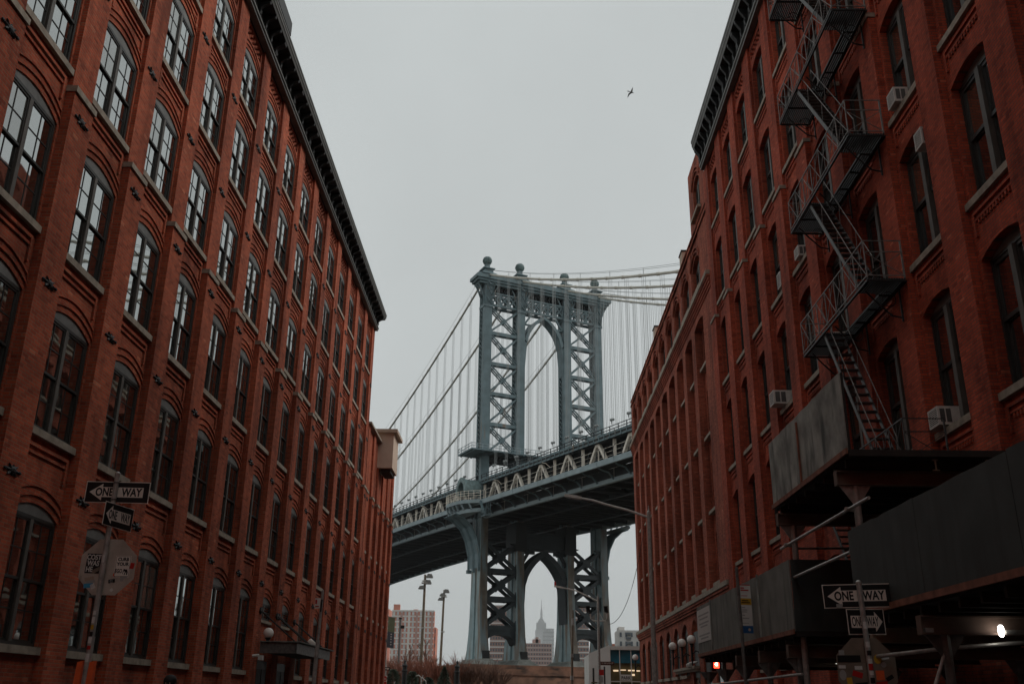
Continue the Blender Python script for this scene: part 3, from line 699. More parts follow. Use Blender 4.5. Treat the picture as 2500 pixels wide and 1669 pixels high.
# corbelled string courses and parapet cap
for z, d in ((21.45, .06), (21.62, .11), (21.79, .16), (21.96, .21)): pbox(mb, PF, 44.25, 80.25, z, z + .11, -.05, d)
for z, d in ((6.22, .07), (6.36, .13), (6.50, .19)): pbox(mb, PF, 44.25, 80.25, z, z + .12, -.05, d)
pbox(mb, PF, 44.25, 80.25, 25.75, 25.87, -.06, .08)
# taller end bay
zb_ = opening(mb, PF, 44.2, 48.6, 1.3, 26.7, 28.5, .45, .02, .25, 26.2)
mb.quad(PF(44.2, zb_, .02), PF(48.6, zb_, .02), PF(48.6, 30.2, .02), PF(44.2, 30.2, .02)); mb.quad((9.53, 48.6, 26), (14, 48.6, 26), (14, 48.6, 30.2), (9.53, 48.6, 30.2))
hood(mb, PF, 44.2, 48.6, 45.4, 47.4, 28.5, .45, .02, (.2, .45), .09, .08)
mb.build('wall', 'brick_third', far)
mb = MB(); pbox(mb, PF, 44.25, 80.3, 22.08, 22.30, -.06, .26); pbox(mb, PF, 44.25, 80.3, 6.64, 6.86, -.06, .24); mb.build('stone_course', 'stone', far)
mb = MB(); mb.box(9.5, 30, 44.3, 80.28, PT, PT + .1); mb.build('coping', 'brick_third', far)
for y in (53.0, 65.6):
    mb = MB(); mb.box(9.75, 10.5, y, y + .9, PT + .1, 27.6); mb.mi = 1; mb.box(9.7, 10.55, y - .05, y + .95, 27.6, 27.7); mb.build('chimney', ['beige_trim', 'cornice_dark'], far)
cache = {}
def wmesh(w, h, ri, sg, style, gm):
    key = (round(w, 2), round(h, 2))
    if key not in cache:
        f, g = window_meshes(sg, w, h, ri, style, len(cache)); cache[key] = (f.mesh('window', ['sash', 'mullion_grey', 'tympanum']), g.mesh('glass', [gm, 'glass_curtain']), sill_mesh(sg, w, .15, -.05, .42, .16).mesh('sill', 'stone'))
    return cache[key]
for y, s, h, w in winf: place_window(wmesh(w, h, .14, -1, 'right', 'glass_right'), far, (9.55 - DF + .16, y, s))
for y, w in wing: place_window(wmesh(w, 1.6, .5, -1, 'right', 'glass_right'), far, (9.55 + .04 + .26, y, 22.75))
place_window(wmesh(1.8, 1.8, .45, -1, 'right', 'glass_right'), far, (9.55 - .02 + .2, 45.5, 26.7))
for i in range(3, len(p3) - 1): place_window(wmesh(p3[i + 1][0] - p3[i][1] - .24, 2.3, .55, -1, 'right', 'glass_right'), far, (9.55 + .04 + .2, p3[i][1] + .12, 3.05))
for i in range(0, 3):
    y0, y1 = p3[i][1] + .12, p3[i + 1][0] - .12
    mb = MB(); mb.box(9.70, 9.78, y0, y1, 0.1, 5.3); d = mb.build('door', 'sash', far)
    mb = MB(); mb.box(9.68, 9.698, y0 + .3, y1 - .3, .8, 2.9); mb.build('glass', 'glass_right', d)
mb = MB(); mb.box(9.25, 9.56, 53.6, 60.9, 3.32, 3.46); mb.box(9.35, 9.58, 53.7, 60.8, 3.2, 3.32); mb.build('door_lintel', 'stone', far)
# ================================================================== AIR CONDITIONERS (rest in the windows)
def ac_unit(x0, y0, y1, z0, z1, label, depth=0.62):
    c = ((x0 + depth / 2), (y0 + y1) / 2, z0); t = thing('air_conditioner', c, label, 'air conditioner', 'air conditioners in the right warehouse windows')
    mb = MB(); mb.box(x0, x0 + depth, y0, y1, z0, z1); mb.box(x0 - .012, x0, y0, y0 + .03, z0, z1); mb.box(x0 - .012, x0, y1 - .03, y1, z0, z1)
    mb.box(x0 - .012, x0, y0 + .03, y1 - .03, z1 - .03, z1); mb.box(x0 - .012, x0, y0 + .03, y1 - .03, z0, z0 + .03); mb.build('casing', 'ac_white', t)
    mb = MB(); mb.box(x0 - .006, x0 + .004, y0 + .03, y1 - .03, z0 + .03, z1 - .03); g = mb.build('grille', 'ac_grey', t)
    mb = MB(); n = 9
    for i in range(n): z = z0 + .05 + (z1 - z0 - .1) * i / (n - 1); mb.box(x0 - .012, x0 - .005, y0 + .03, y1 - .03, z - .007, z + .007)
    mb.build('slat', 'ac_white', g)
    mb = MB()
    for yy in (y0 - .006,):
        for a, b in ((.08, .30), (.36, .58)): mb.box(x0 + depth * a, x0 + depth * b, yy, yy + .008, z0 + .06, z1 - .06)
    mb.build('side_vent', 'ac_grey', t); return t
ac_unit(9.38, 20.45, 20.90, 15.90, 16.32, 'white vented air conditioner in the high window right of the fire escape', .48)
ac_unit(9.42, 19.45, 19.86, 14.03, 14.48, 'cream framed air conditioner wedged high under a window arch beside the fire escape', .4)
ac_unit(9.38, 29.35, 29.82, 15.90, 16.28, 'small white air conditioner on the sill just left of the fire escape platforms', .5)
ac_unit(9.44, 31.92, 32.36, 15.92, 16.5, 'narrow white air conditioner in a window, second column left of the fire escape', .45)
ac_unit(9.10, 33.0, 33.58, 11.75, 12.25, 'large white air conditioner above the plywood shed with grilles on its side', .75)
ac_unit(9.36, 20.68, 21.2, 7.50, 7.93, 'large white air conditioner on a low sill right of the lowest fire escape flight', .5)
ac_unit(9.38, 26.9, 27.36, 11.76, 12.15, 'white air conditioner standing behind the fire escape stair on the second landing', .5)

# ================================================================== SIDEWALK SHEDS
XS = 4.9
def shed(name, label, y0, y1, zb, zt, panels, ends, posts, beams, group='sidewalk sheds along the right pavement', xin=9.3):
    t = thing(name, (XS, (y0 + y1) / 2, 0.15), label, 'scaffold shed', group)
    for i, (a, b, m) in enumerate(panels):
        mb = MB(); n = 10; ztop = [zt + random.uniform(-.012, .012) for _ in range(n + 1)]
        for k in range(n):
            u, v = a + .006 + (b - a - .012) * k / n, a + .006 + (b - a - .012) * (k + 1) / n
            mb.hexa(((XS, u, zb), (XS + .02, u, zb), (XS + .02, v, zb), (XS, v, zb)), ((XS, u, ztop[k]), (XS + .02, u, ztop[k]), (XS + .02, v, ztop[k + 1]), (XS, v, ztop[k + 1])))
        mb.build('plywood_panel', m, t)
    mb = MB(); mb.box(XS - .03, XS - .002, y0, y1, zb - .05, zb + .035); mb.build('edge_trim', 'ply_edge', t)
    mb = MB(); mb.box(XS + .03, xin, y0 + .02, y1 - .02, zb - .08, zb)
    y = y0 + .3
    while y < y1 - .1: mb.box(XS + .05, xin, y, y + .06, zb - .2, zb - .082); y += .55
    mb.build('deck', 'timber_dark', t)
    for y, m in ends:
        mb = MB(); mb.box(XS + .025, xin, y - .01, y + .01, zb, zt); mb.build('end_panel', m, t)
    for y, m, x0 in beams:
        mb = MB(); z1 = zb - .21; mb.box(x0, xin, y - .07, y + .07, z1 - .022, z1); mb.box(x0, xin, y - .07, y + .07, z1 - .222, z1 - .2); mb.box(x0, xin, y - .012, y + .012, z1 - .2, z1 - .022); mb.box(x0 - .01, x0, y - .075, y + .075, z1 - .225, z1); mb.build('beam', m, t)
    for x, y, z0, m in posts:
        z1 = zb - .435; mb = MB(); mb.tube([(x, y, z0), (x, y, z1)], 0.055, 10); mb.strip(lambda u, v, q: (x + u, q, v), [(-.05, z1 - .28), (.05, z1 - .28), (.24, z1), (-.24, z1)], y - .012, y + .012); mb.box(x - .1, x + .1, y - .1, y + .1, z0, z0 + .02); mb.build('post', m, t)
    return t
A = shed('sidewalk_shed', 'low far sidewalk shed with grey plywood parapet and a white notice', 17.75, 27.5, 2.82, 4.08,
         [(17.78, 20.21, 'ply_mid'), (20.21, 22.95, 'ply_mid'), (22.95, 25.42, 'ply_mid'), (25.42, 27.48, 'ply_mid')], [(17.77, 'ply_dark'), (27.47, 'ply_dark')],
         [(5.05, y, .15, 'galv_dark') for y in (18.2, 20.4, 22.6, 24.8, 27.0)] + [(9.0, y, .15, 'galv_dark') for y in (18.2, 21.3, 24.4, 27.0)],
         [(y, 'beam_brown', x) for y, x in ((18.2, 4.86), (20.4, 4.86), (22.6, 4.86), (24.8, 5.25))])
for y in (20.21, 25.42):
    mb = MB(); mb.box(XS - .03, XS - .003, y - .03, y + .03, 2.86, 4.1); mb.build('batten', 'ply_pale', A)
mb = MB(); mb.box(XS - .012, XS - .002, 25.5, 27.42, 3.13, 3.98); no = mb.build('notice', 'paper_white', A)
mb = MB()
for z, w in ((3.82, 1.5), (3.72, 1.2), (3.60, 1.4), (3.52, 1.0), (3.30, 1.5), (3.22, 1.1)): mb.box(XS - .014, XS - .0125, 26.45 - w / 2, 26.45 + w / 2, z - .02, z + .02)
mb.build('faint_print', 'paper_grey', no)
mb = MB()
mb.tube([(5.0, 17.9, 2.1), (5.0, 27.2, 2.05)], 0.025, 8); mb.build('rail_pipe', 'galv', A)
for y in (20.4, 24.8):
    mb = MB(); mb.tube([(5.0, y, .3), (5.0, y + 1.9, 2.08)], 0.022, 8); mb.build('brace_pipe', 'galv_dark', A)
for (x0, y) in ((5.22, 18.35), (6.9, 22.0)):
    mb = MB(); mb.tube([(x0, y, 2.46), (x0 + 1.1, y, 2.46)], 0.03, 8); mb.build('tube_lamp', 'lamp_tube', A)

B = shed('raised_shed', 'raised plywood shed bridging the gap under the fire escape', 14.0, 18.5, 5.18, 6.42,
         [(14.02, 16.44, 'ply_pale'), (16.44, 18.48, 'ply_pale')], [], [(5.12, 14.5, 3.0, 'galv'), (5.12, 18.05, .15, 'galv')],
         [(14.5, 'beam_brown', 4.84), (18.05, 'beam_brown', 4.84)])
mb = MB(); mb.box(XS - .03, XS - .003, 16.42, 16.47, 5.2, 6.3); mb.build('batten', 'ply_edge', B)
mb = MB(); mb.box(XS + .025, XS + .06, 14.02, 14.12, 5.18, 6.42); mb.box(XS - .002, 9.3, 13.95, 13.985, 5.08, 5.18); mb.build('deck_edge', 'timber_dark', B)
for a, b, z in ((13.6, 18.5, 4.38), (14.5, 18.0, 3.76)):
    mb = MB(); mb.tube([(4.98, a, z), (4.98, b, z)], 0.027, 8)
    for y in (14.5, 18.05): mb.tube([(4.92, y - .05, z), (5.12, y + .05, z)], 0.035, 6)
    mb.build('rail_pipe', 'galv', B)
mb = MB(); mb.tube([(5.1, 18.05, 4.32), (7.0, 18.05, 4.35)], 0.022, 8); mb.build('tie_pipe', 'galv_dark', B)
for x in (6.2, 7.0):
    mb = MB(); mb.box(x - .04, x + .04, 14.02, 14.06, 5.04, 5.055); mb.box(x - .01, x + .01, 14.03, 14.05, 4.9, 5.04); mb.box(x - .05, x + .05, 14.02, 14.06, 4.885, 4.9); mb.build('clamp', 'beam_tan', B)

C_ = shed('sidewalk_shed', 'near sidewalk shed with big dark green plywood parapet at the right edge', 2.0, 14.45, 2.84, 4.03,
          [(2.02, 4.5, 'ply_dark'), (4.5, 7.0, 'ply_dark'), (7.0, 9.45, 'ply_dark'), (9.45, 11.9, 'ply_dark'), (11.9, 14.43, 'ply_dark')], [(14.43, 'ply_dark'), (2.02, 'ply_dark')],
          [(5.15, y, .15, 'galv_dark') for y in (3.2, 6.2, 9.2, 12.1)] + [(9.0, y, .15, 'galv_dark') for y in (3.2, 6.2, 9.2, 12.1)],
          [(y, 'beam_brown', 4.86) for y in (3.2, 6.2, 9.2, 12.1)])
mb = MB(); mb.box(4.95, 9.3, 14.0, 14.12, 2.42, 2.62); mb.build('beam', 'beam_tan', C_)
mb = MB(); mb.tube([(4.62, 13.1, 2.19), (5.15, 12.12, 2.25), (7.2, 12.1, 2.42)], 0.025, 8); mb.build('rail_pipe', 'galv', C_)
mb = MB(); mb.tube([(5.12, 12.1, 2.2), (4.85, 12.1, 1.6), (4.5, 12.1, .8)], 0.024, 8); mb.build('brace_pipe', 'galv', C_)
mb = MB(); mb.box(5.15 - .26, 5.15 - .16, 12.02, 12.1, 2.43, 2.48); mb.build('coupler', 'galv', C_)
fl = thing('work_light', (5.80, 12.0, 2.45), 'lit white work light hanging under the dark green shed', 'lamp')
mb = MB(); mb.lathe((5.78, 11.98, 2.38), [(.015, 0), (.034, .03), (.038, .08), (.032, .12), (.015, .14)], 12); mb.build('bulb', 'lamp_white', fl, smooth=True)
mb = MB(); mb.tube([(5.84, 12.0, 2.44), (6.5, 12.0, 2.44)], 0.026, 8); mb.tube([(6.5, 12.0, 2.44), (6.5, 12.05, 2.64)], 0.02, 6); mb.build('arm', 'galv', fl)

# ================================================================== SIGN POSTS
def frame(c, yaw, roll=0.0):
    """sign plane: u right, v up, n towards the camera side"""
    u = Vector((math.cos(yaw), math.sin(yaw), 0)); v = Vector((0, 0, 1)); n = Vector((math.sin(yaw), -math.cos(yaw), 0))
    u2 = u * math.cos(roll) + v * math.sin(roll); v2 = v * math.cos(roll) - u * math.sin(roll); c = Vector(c)
    return lambda a, b, k=0.0: c + u2 * a + v2 * b + n * k
def plate(fn, w, h, k0, k1, mats, name, par):
    mb = MB(); mb.strip(fn, [(-w / 2, -h / 2), (w / 2, -h / 2), (w / 2, h / 2), (-w / 2, h / 2)], k0, k1); return mb.build(name, mats, par)
def text_on(fn, body, size, m, par, at=(0, 0), k=.006, bold=.0, sx=1., name='lettering', rot=0):
    me = text_mesh(body, size, bold, sx, .0008); cr, sr = math.cos(rot), math.sin(rot)
    for v in me.vertices:
        x, y = v.co.x * cr - v.co.y * sr, v.co.x * sr + v.co.y * cr
        v.co = fn(at[0] + x, at[1] + y, k + v.co.z)
    me.materials.clear(); me.materials.append(MATS[m]); me.update(); return link(name, me, par)
def one_way(par, c, yaw, roll, w, h, right=False):
    fn0 = frame(c, yaw, roll); s = plate(fn0, w, h, -.003, .0, 'sign_white', 'one_way_sign', par)
    g = (lambda a, b, k=0.: fn0(-a, b, k)) if right else fn0
    plate(fn0, w - .022, h - .022, .0006, .003, 'sign_black', 'black_field', s)
    q = w / .914; mb = MB(); hh = h * .235; tip, base = -.40 * q, -.215 * q
    pts = [(tip, 0), (base - .004, -h * .39), (base, -h * .37), (base, -hh), (.37 * q, -hh), (.37 * q, hh), (base, hh), (base, h * .37), (base - .004, h * .39)]
    i0 = [Vector(g(a, b, .005)) for a, b in pts]
    mb.face([i0[0], i0[1], i0[2], i0[7], i0[8]]); mb.face([i0[3], i0[4], i0[5], i0[6]]); mb.build('arrow', 'sign_white', s)
    size = h * .52
    for body, a in (('ONE', -.185 * q if not right else -.22 * q), ('WAY', .205 * q if not right else .16 * q)):
        text_on(fn0, body, size, 'sign_black', s, (a, -.004), .0062, .005 * q, .76 * min(1, q * (.305 / h) * 1.0))
    return s
def octagon(par, c, yaw, size, m):
    fn = frame(c, yaw); r = size / 2 / math.cos(math.pi / 8)
    mb = MB(); mb.strip(fn, [(r * math.cos(math.pi / 8 + k * math.pi / 4), r * math.sin(math.pi / 8 + k * math.pi / 4)) for k in range(8)], -.003, 0); return mb.build('stop_sign_back', m, par), fn
def sticker(fn, par, a, b, w, h, m, k=.002, rot=0, name='sticker', rnd=False):
    mb = MB(); cr, sr = math.cos(rot), math.sin(rot)
    pts = [(w / 2 * math.cos(t * math.pi / 6), h / 2 * math.sin(t * math.pi / 6)) for t in range(12)] if rnd else [(-w / 2, -h / 2), (w / 2, -h / 2), (w / 2, h / 2), (-w / 2, h / 2)]
    mb.face([fn(a + x * cr - y * sr, b + x * sr + y * cr, k) for x, y in pts]); return mb.build(name, m, par)
def pole_sticker(par, x, y, z, r, h, m, a0=-.9, a1=.9):
    mb = MB(); n = 6; rr = r + .002
    for i in range(n):
        t0, t1 = a0 + (a1 - a0) * i / n, a0 + (a1 - a0) * (i + 1) / n
        f = lambda t, zz: (x + rr * math.sin(t), y - rr * math.cos(t), zz)
        mb.quad(f(t0, z), f(t1, z), f(t1, z + h), f(t0, z + h))
    return mb.build('sticker', m, par)

lp = thing('street_sign', (-5.80, 13.4, .15), 'post at left with two one way signs above a pale octagon sign back', 'street sign', 'one way sign posts at the crossing')
mb = MB(); mb.tube([(-5.80, 13.4, .1), (-5.80, 13.4, 2.35)], 0.042, 12); mb.tube([(-5.80, 13.4, 2.35), (-5.80, 13.4, 4.56)], 0.035, 12); mb.lathe((-5.80, 13.4, 4.56), [(.037, 0), (.037, .03), (.02, .05), (.001, .055)], 12); mb.build('pole', 'galv', lp)
for z in (4.44, 4.2, 3.98):
    mb = MB(); mb.tube([(-5.80, 13.4, z), (-5.80, 13.4, z + .02)], 0.040, 12); mb.build('band', 'galv_dark', lp)
one_way(lp, (-5.785, 13.45, 4.325), R(1), R(-.6), .914, .305)
one_way(lp, (-5.735, 13.50, 3.985), R(73), R(-1.5), .61, .33)
oc, fo = octagon(lp, (-5.76, 13.46, 3.28), R(2), .762, 'sign_back')
s = sticker(fo, oc, -.205, .045, .20, .27, 'sign_black', rot=-.03)
for i, b in enumerate(('COST', 'WAS', 'HE')): text_on(fo, b, .098, 'paper_white', s, (-.205 + (-.045 if i == 2 else .0), .127 - i * .082), .0035, .003, .78, rot=-.03)
sticker(fo, oc, -.15, -.045, .13, .05, 'sign_back_dark', .004, .5)
s = sticker(fo, oc, .205, .01, .215, .29, 'sign_white'); sticker(fo, s, .205, .01, .20, .275, 'sign_black', .003); sticker(fo, s, .205, .01, .19, .265, 'sign_white', .004)
text_on(fo, 'CURB', .062, 'sign_black', s, (.205, .105), .0055, .0025, .95); text_on(fo, 'YOUR', .062, 'sign_black', s, (.205, .040), .0055, .0025, .95); text_on(fo, 'EGO', .078, 'sign_black', s, (.160, -.055), .0055, .002, .62)
mb = MB()                                                               # small stooping walker printed on the sticker
for pts in ([(.225, -.02), (.25, -.03), (.262, -.06), (.23, -.055)], [(.24, -.03), (.275, -.03), (.288, -.065), (.25, -.07)], [(.27, -.05), (.288, -.06), (.284, -.105), (.268, -.105)], [(.25, -.06), (.262, -.06), (.250, -.105), (.236, -.105)], [(.225, -.035), (.235, -.04), (.222, -.095), (.214, -.095)]):
    mb.face([fo(a, b, .0055) for a, b in pts])
mb.build('pictogram', 'sign_black', s)
for a, b, w, h, m, rot, rn in ((-.12, .135, .05, .05, 'galv_dark', 0, 1), (-.225, -.165, .13, .05, 'beige_trim', .2, 0), (-.205, -.2, .12, .035, 'paper_grey', .15, 0), (-.225, -.255, .13, .06, 'blue_light', .1, 0), (-.165, -.265, .06, .07, 'paper_white', .5, 0),
        (.115, -.105, .05, .055, 'orange', 0, 1), (.085, -.19, .09, .05, 'sign_black', .15, 0), (.08, -.195, .04, .045, 'paper_white', .1, 0), (.235, -.12, .09, .07, 'paper_grey', .25, 0), (.22, -.17, .05, .05, 'paper_grey', .1, 1), (.335, .02, .055, .08, 'red', -.1, 0), (.10, -.31, .04, .04, 'paper_white', .7, 0)):
    sticker(fo, oc, a, b, w, h, m, .0025, rot, rnd=bool(rn))
for z, h, m in ((3.33, .10, 'paper_white'), (2.63, .055, 'paper_white'), (2.52, .085, 'paper_white'), (2.44, .06, 'yellow'), (2.35, .06, 'sign_black'), (2.26, .08, 'paper_white'), (2.18, .05, 'red'), (2.02, .11, 'paper_white')):
    pole_sticker(lp, -5.80, 13.4, z, .043 if z < 2.3 else .036, h, m, -.7, .5)
mb = MB(); 
for x in (-5.90, -5.735): mb.hexa(((x - .045, 13.36, 1.6), (x + .04, 13.36, 1.6), (x + .04, 13.44, 1.6), (x - .045, 13.44, 1.6)), ((x - .03, 13.37, 2.02), (x + .045, 13.37, 2.04), (x + .045, 13.43, 2.04), (x - .03, 13.43, 2.02)))
mb.build('orange_flag', 'orange', lp)

rp = thing('street_sign', (4.52, 13.0, .15), 'post at right with opposing one way signs above a sticker covered octagon sign back', 'street sign', 'one way sign posts at the crossing')
mb = MB(); mb.tube([(4.56, 13.0, .1), (4.49, 13.0, 3.10)], 0.036, 12); mb.lathe((4.488, 13.0, 3.10), [(.038, 0), (.038, .03), (.02, .05), (.001, .055)], 12); mb.build('pole', 'galv', rp)
one_way(rp, (4.475, 13.05, 2.955), R(-2), R(1.7), .914, .305)
one_way(rp, (4.545, 13.05, 2.625), R(3), R(.9), .50, .325, right=True)
oc, fo = octagon(rp, (4.49, 13.055, 2.04), R(0), .762, 'sign_back_dark')
cx, cz = 4.49, 2.04
for x, z, w, h, m, rot, rn in ((4.64, 2.16, .10, .12, 'yellow', 0, 1), (4.71, 2.09, .07, .07, 'paper_grey', 0, 1), (4.65, 1.96, .11, .12, 'orange', .03, 0), (4.27, 2.16, .30, .085, 'sign_black', .02, 0), (4.18, 2.235, .07, .06, 'paper_grey', 0, 0), (4.17, 2.06, .09, .04, 'paper_white', 0, 0), (4.17, 1.96, .09, .13, 'paper_grey', 0, 1),
        (4.38, 2.05, .10, .045, 'paper_white', 0, 0), (4.36, 1.97, .13, .07, 'red', -.3, 0), (4.25, 1.87, .07, .12, 'yellow', .1, 0), (4.74, 2.17, .10, .03, 'paper_white', .15, 0), (4.66, 1.85, .15, .07, 'red', .1, 0), (4.40, 1.84, .16, .06, 'sign_black', .1, 0), (4.77, 1.93, .10, .05, 'sign_black', .5, 0)):
    sticker(fo, oc, x - cx, z - cz, w, h, m, .003, rot, rnd=bool(rn))
for z, h, m in ((2.53, .09, 'paper_white'), (2.40, .06, 'paper_grey'), (2.30, .07, 'paper_white'), (2.20, .06, 'sign_black'), (2.10, .06, 'paper_white'), (2.02, .08, 'red'), (1.96, .05, 'paper_white'), (1.86, .07, 'sign_black'), (1.76, .07, 'paper_white')):
    pole_sticker(rp, 4.56 - .07 * z / 3.1, 13.0, z, .037, h, m, -.8, .8)
mb = MB(); mb.face([frame((4.475, 13.05, 2.955), R(-2), R(1.7))(a, b, .0075) for a, b in ((-.30, -.15), (-.22, -.15), (-.22, -.10), (-.30, -.10))]); mb.build('sticker', 'paper_grey', rp)

pk = thing('parking_sign', (4.66, 20.8, .15), 'slim grey post with stacked white, yellow and blue parking signs before the plywood', 'street sign')
mb = MB(); mb.tube([(4.66, 20.8, .1), (4.61, 20.8, 4.30)], 0.034, 10); mb.lathe((4.61, 20.8, 4.30), [(.036, 0), (.03, .03), (.001, .035)], 10); mb.build('pole', 'galv_dark', pk)
fp = frame((4.765, 20.84, 3.5), R(12))
def psign(z0, z1, m): 
    mb = MB(); mb.strip(fp, [(-.12, z0 - 3.5), (.125, z0 - 3.5), (.125, z1 - 3.5), (-.12, z1 - 3.5)], -.003, 0); return mb.build('sign_panel', m, pk)
def lines(par, rows, m, k=.003):
    mb = MB()
    for z, a, b, h in rows: mb.face([fp(a, z - 3.5 - h, k), fp(b, z - 3.5 - h, k), fp(b, z - 3.5 + h, k), fp(a, z - 3.5 + h, k)])
    mb.build('print', m, par)
s = psign(3.69, 3.97, 'paper_white'); lines(s, ((3.90, -.10, -.02, .013), (3.855, -.10, .08, .013), (3.74, -.10, .04, .006)), 'red'); lines(s, ((3.962, -.12, .125, .008), ), 'red')
s = psign(3.555, 3.685, 'yellow'); lines(s, ((3.64, -.09, .06, .010), (3.60, -.10, .09, .010)), 'sign_black')
s = psign(3.13, 3.55, 'paper_white'); lines(s, ((3.50, -.10, -.03, .010), (3.45, -.10, .02, .010), (3.41, -.10, .01, .010), (3.34, -.10, -.04, .010), (3.28, -.10, .05, .010), (3.18, -.11, .04, .006)), 'paper_grey')
s = psign(2.98, 3.126, 'blue'); mb = MB(); mb.face([fp(.04 + .03 * math.cos(t), -.45 + .03 * math.sin(t), .003) for t in [i * math.pi / 5 for i in range(10)]]); mb.build('emblem', 'beige_stucco', s)

sp_ = thing('parking_sign', (-5.22, 25.5, .15), 'leaning grey post with a small white and red parking sign near the left canopy', 'street sign')
mb = MB(); mb.tube([(-5.26, 25.5, .1), (-5.20, 25.5, 3.0)], 0.05, 10); mb.tube([(-5.20, 25.5, 3.0), (-5.175, 25.5, 4.22)], 0.035, 10); mb.lathe((-5.175, 25.5, 4.22), [(.036, 0), (.03, .03), (.001, .035)], 10); mb.build('pole', 'galv', sp_)
fq = frame((-5.29, 25.54, 3.92), R(-20))
mb = MB(); mb.strip(fq, [(-.085, -.13), (.075, -.13), (.075, .13), (-.085, .13)], -.003, 0); s = mb.build('sign_panel', 'paper_white', sp_)
mb = MB(); mb.face([fq(a, b, .003) for a, b in ((-.075, -.02), (-.02, -.02), (-.02, .09), (-.075, .09))]); mb.face([fq(a, b, .003) for a, b in ((-.07, -.09), (.04, -.09), (.04, -.065), (-.07, -.065))]); mb.build('print', 'red', s)
mb = MB(); mb.tube([(-5.175, 25.44, 3.7), (-5.17, 25.42, 3.85), (-5.165, 25.44, 4.0)], 0.02, 6); mb.build('clamp', 'sign_black', sp_)

# ================================================================== LAMPS
def globe_lamp(at, r, label, post=0.0, arm=None, group='white globe lamps'):
    t = thing('globe_lamp', at, label, 'lamp', group); x, y, z = at
    mb = MB(); mb.sphere((x, y, z + post + r), r, 20); mb.build('globe', 'globe', t, smooth=True)
    mb = MB(); mb.lathe((x, y, z + post), [(.05, -.16), (.12, -.12), (.06, -.06), (.11, -.01), (.12, .03), (.05, .05)], 12)
    if post > .2: mb.tube([(x, y, z - .25), (x, y, z + post - .1)], [.07, .05], 8)
    if arm: mb.tube([(x, y, z + .05), (x + arm * .5, y, z + .25), (x + arm, y, z + .15)], .04, 6); mb.tube([(x, y, z - .5), (x, y, z + .1)], [.03, .06], 8)
    mb.build('bracket', 'iron_black', t); return t
globe_lamp((-9.32, 36.62, 3.62), .19, 'white globe lamp on the near corner of the left canopy', .03)
globe_lamp((-8.95, 42.6, 3.60), .19, 'white globe lamp half hidden at the far end of the left canopy', .02)
for y, lab in ((53.25, 'white globe wall lamp nearest to the plywood shed on the far brick loft'), (56.43, 'middle one of three white globe wall lamps over the loft entrance'), (59.87, 'left one of three white globe wall lamps over the loft entrance')):
    globe_lamp((9.12, y, 3.95), .235, lab, .58, .42)
globe_lamp((9.15, 79.9, 4.1), .24, 'white globe lamp on the far corner of the brick loft beside the glass shop', .6, .4)
mb = MB(); mb.tube([(-9.58, 35.7, 3.0), (-9.35, 35.7, 3.02)], .05, 8); mb.box(-9.35, -9.2, 35.6, 35.8, 2.86, 3.02); tag(mb.build('security_camera', 'white_paint'), 'small white security camera on the left wall below the canopy', 'camera')
mb = MB(); mb.tube([(9.5, 54.0, 3.66), (9.15, 54.4, 3.62)], .05, 8); mb.lathe((9.15, 54.5, 3.36), [(.02, 0), (.16, .06), (.18, .2), (.06, .26)], 10); tag(mb.build('security_camera', 'white_paint'), 'white dome security camera over the loft entrance', 'camera')

def street_lamp(base, ztop, arm, label, par_r=.10):
    t = thing('street_lamp', base, label, 'street lamp', 'cobra head street lamps'); x, y, z = base
    mb = MB(); mb.tube([(x, y, z), (x, y, ztop)], [par_r * 1.15, par_r * .75], 12); mb.lathe((x, y, ztop), [(par_r * .8, 0), (par_r * .8, .08), (.03, .16), (.015, .34), (.001, .36)], 8); mb.build('pole', 'galv', t)
    mb = MB(); mb.tube(arm, .05, 8); mb.build('arm', 'lamp_grey', t)
    a, b = Vector(arm[-1]), Vector(arm[-2]); d = (a - b).normalized()
    mb = MB(); n = [a + d * u for u in (0, .18, .55, .72)]
    for (p, q, w0, w1) in ((n[0], n[1], .14, .32), (n[1], n[2], .32, .30), (n[2], n[3], .30, .10)):
        S = Vector((0, 1, 0)); U = Vector((0, 0, 1))
        mb.hexa((p - S * w0 / 2 - U * .05, q - S * w1 / 2 - U * .05, q + S * w1 / 2 - U * .05, p + S * w0 / 2 - U * .05), (p - S * w0 / 2 + U * .07, q - S * w1 / 2 + U * .06, q + S * w1 / 2 + U * .06, p + S * w0 / 2 + U * .07))
    mb.build('lamp_head', 'lamp_grey', t); return t
street_lamp((5.27, 39.46, .15), 8.9, [(5.2, 39.46, 8.78), (4.41, 39.46, 9.05), (3.51, 39.46, 9.28), (2.95, 39.46, 9.45), (2.5, 39.46, 9.52)], 'tall grey street lamp with a long arm in front of the loft corner')
l2 = street_lamp((5.88, 75, .1), 9.0, [(5.95, 75, 8.75), (5.1, 75, 9.15), (4.2, 75, 9.55), (3.6, 75, 9.68), (3.25, 75, 9.74)], 'farther grey street lamp carrying two floodlights and a brown street name sign', .11)
mb = MB(); mb.tube([(2.62, 75, 9.86), (2.62, 75, 10.2)], .07, 8); mb.build('photocell', 'red', l2)
mb = MB(); mb.tube([(5.28, 75, 7.85), (5.32, 75, 7.5), (5.5, 75, 7.34), (6.4, 75, 7.34), (6.55, 75, 7.5), (6.6, 75, 7.95)], .05, 8); mb.bar((5.8, 75, 8.2), (6.25, 75, 7.4), .05); mb.build('yoke', 'lamp_grey', l2)
for x, s in ((5.15, -1), (6.5, 1)):
    mb = MB(); mb.hexa(((x - .16, 74.7, 7.98), (x + .14, 74.75, 7.92), (x + .14, 75.2, 7.92), (x - .16, 75.2, 7.98)), ((x - .22, 74.6, 8.38), (x + .08, 74.7, 8.42), (x + .08, 75.15, 8.42), (x - .22, 75.15, 8.38))); mb.build('floodlight', 'iron_black', l2)
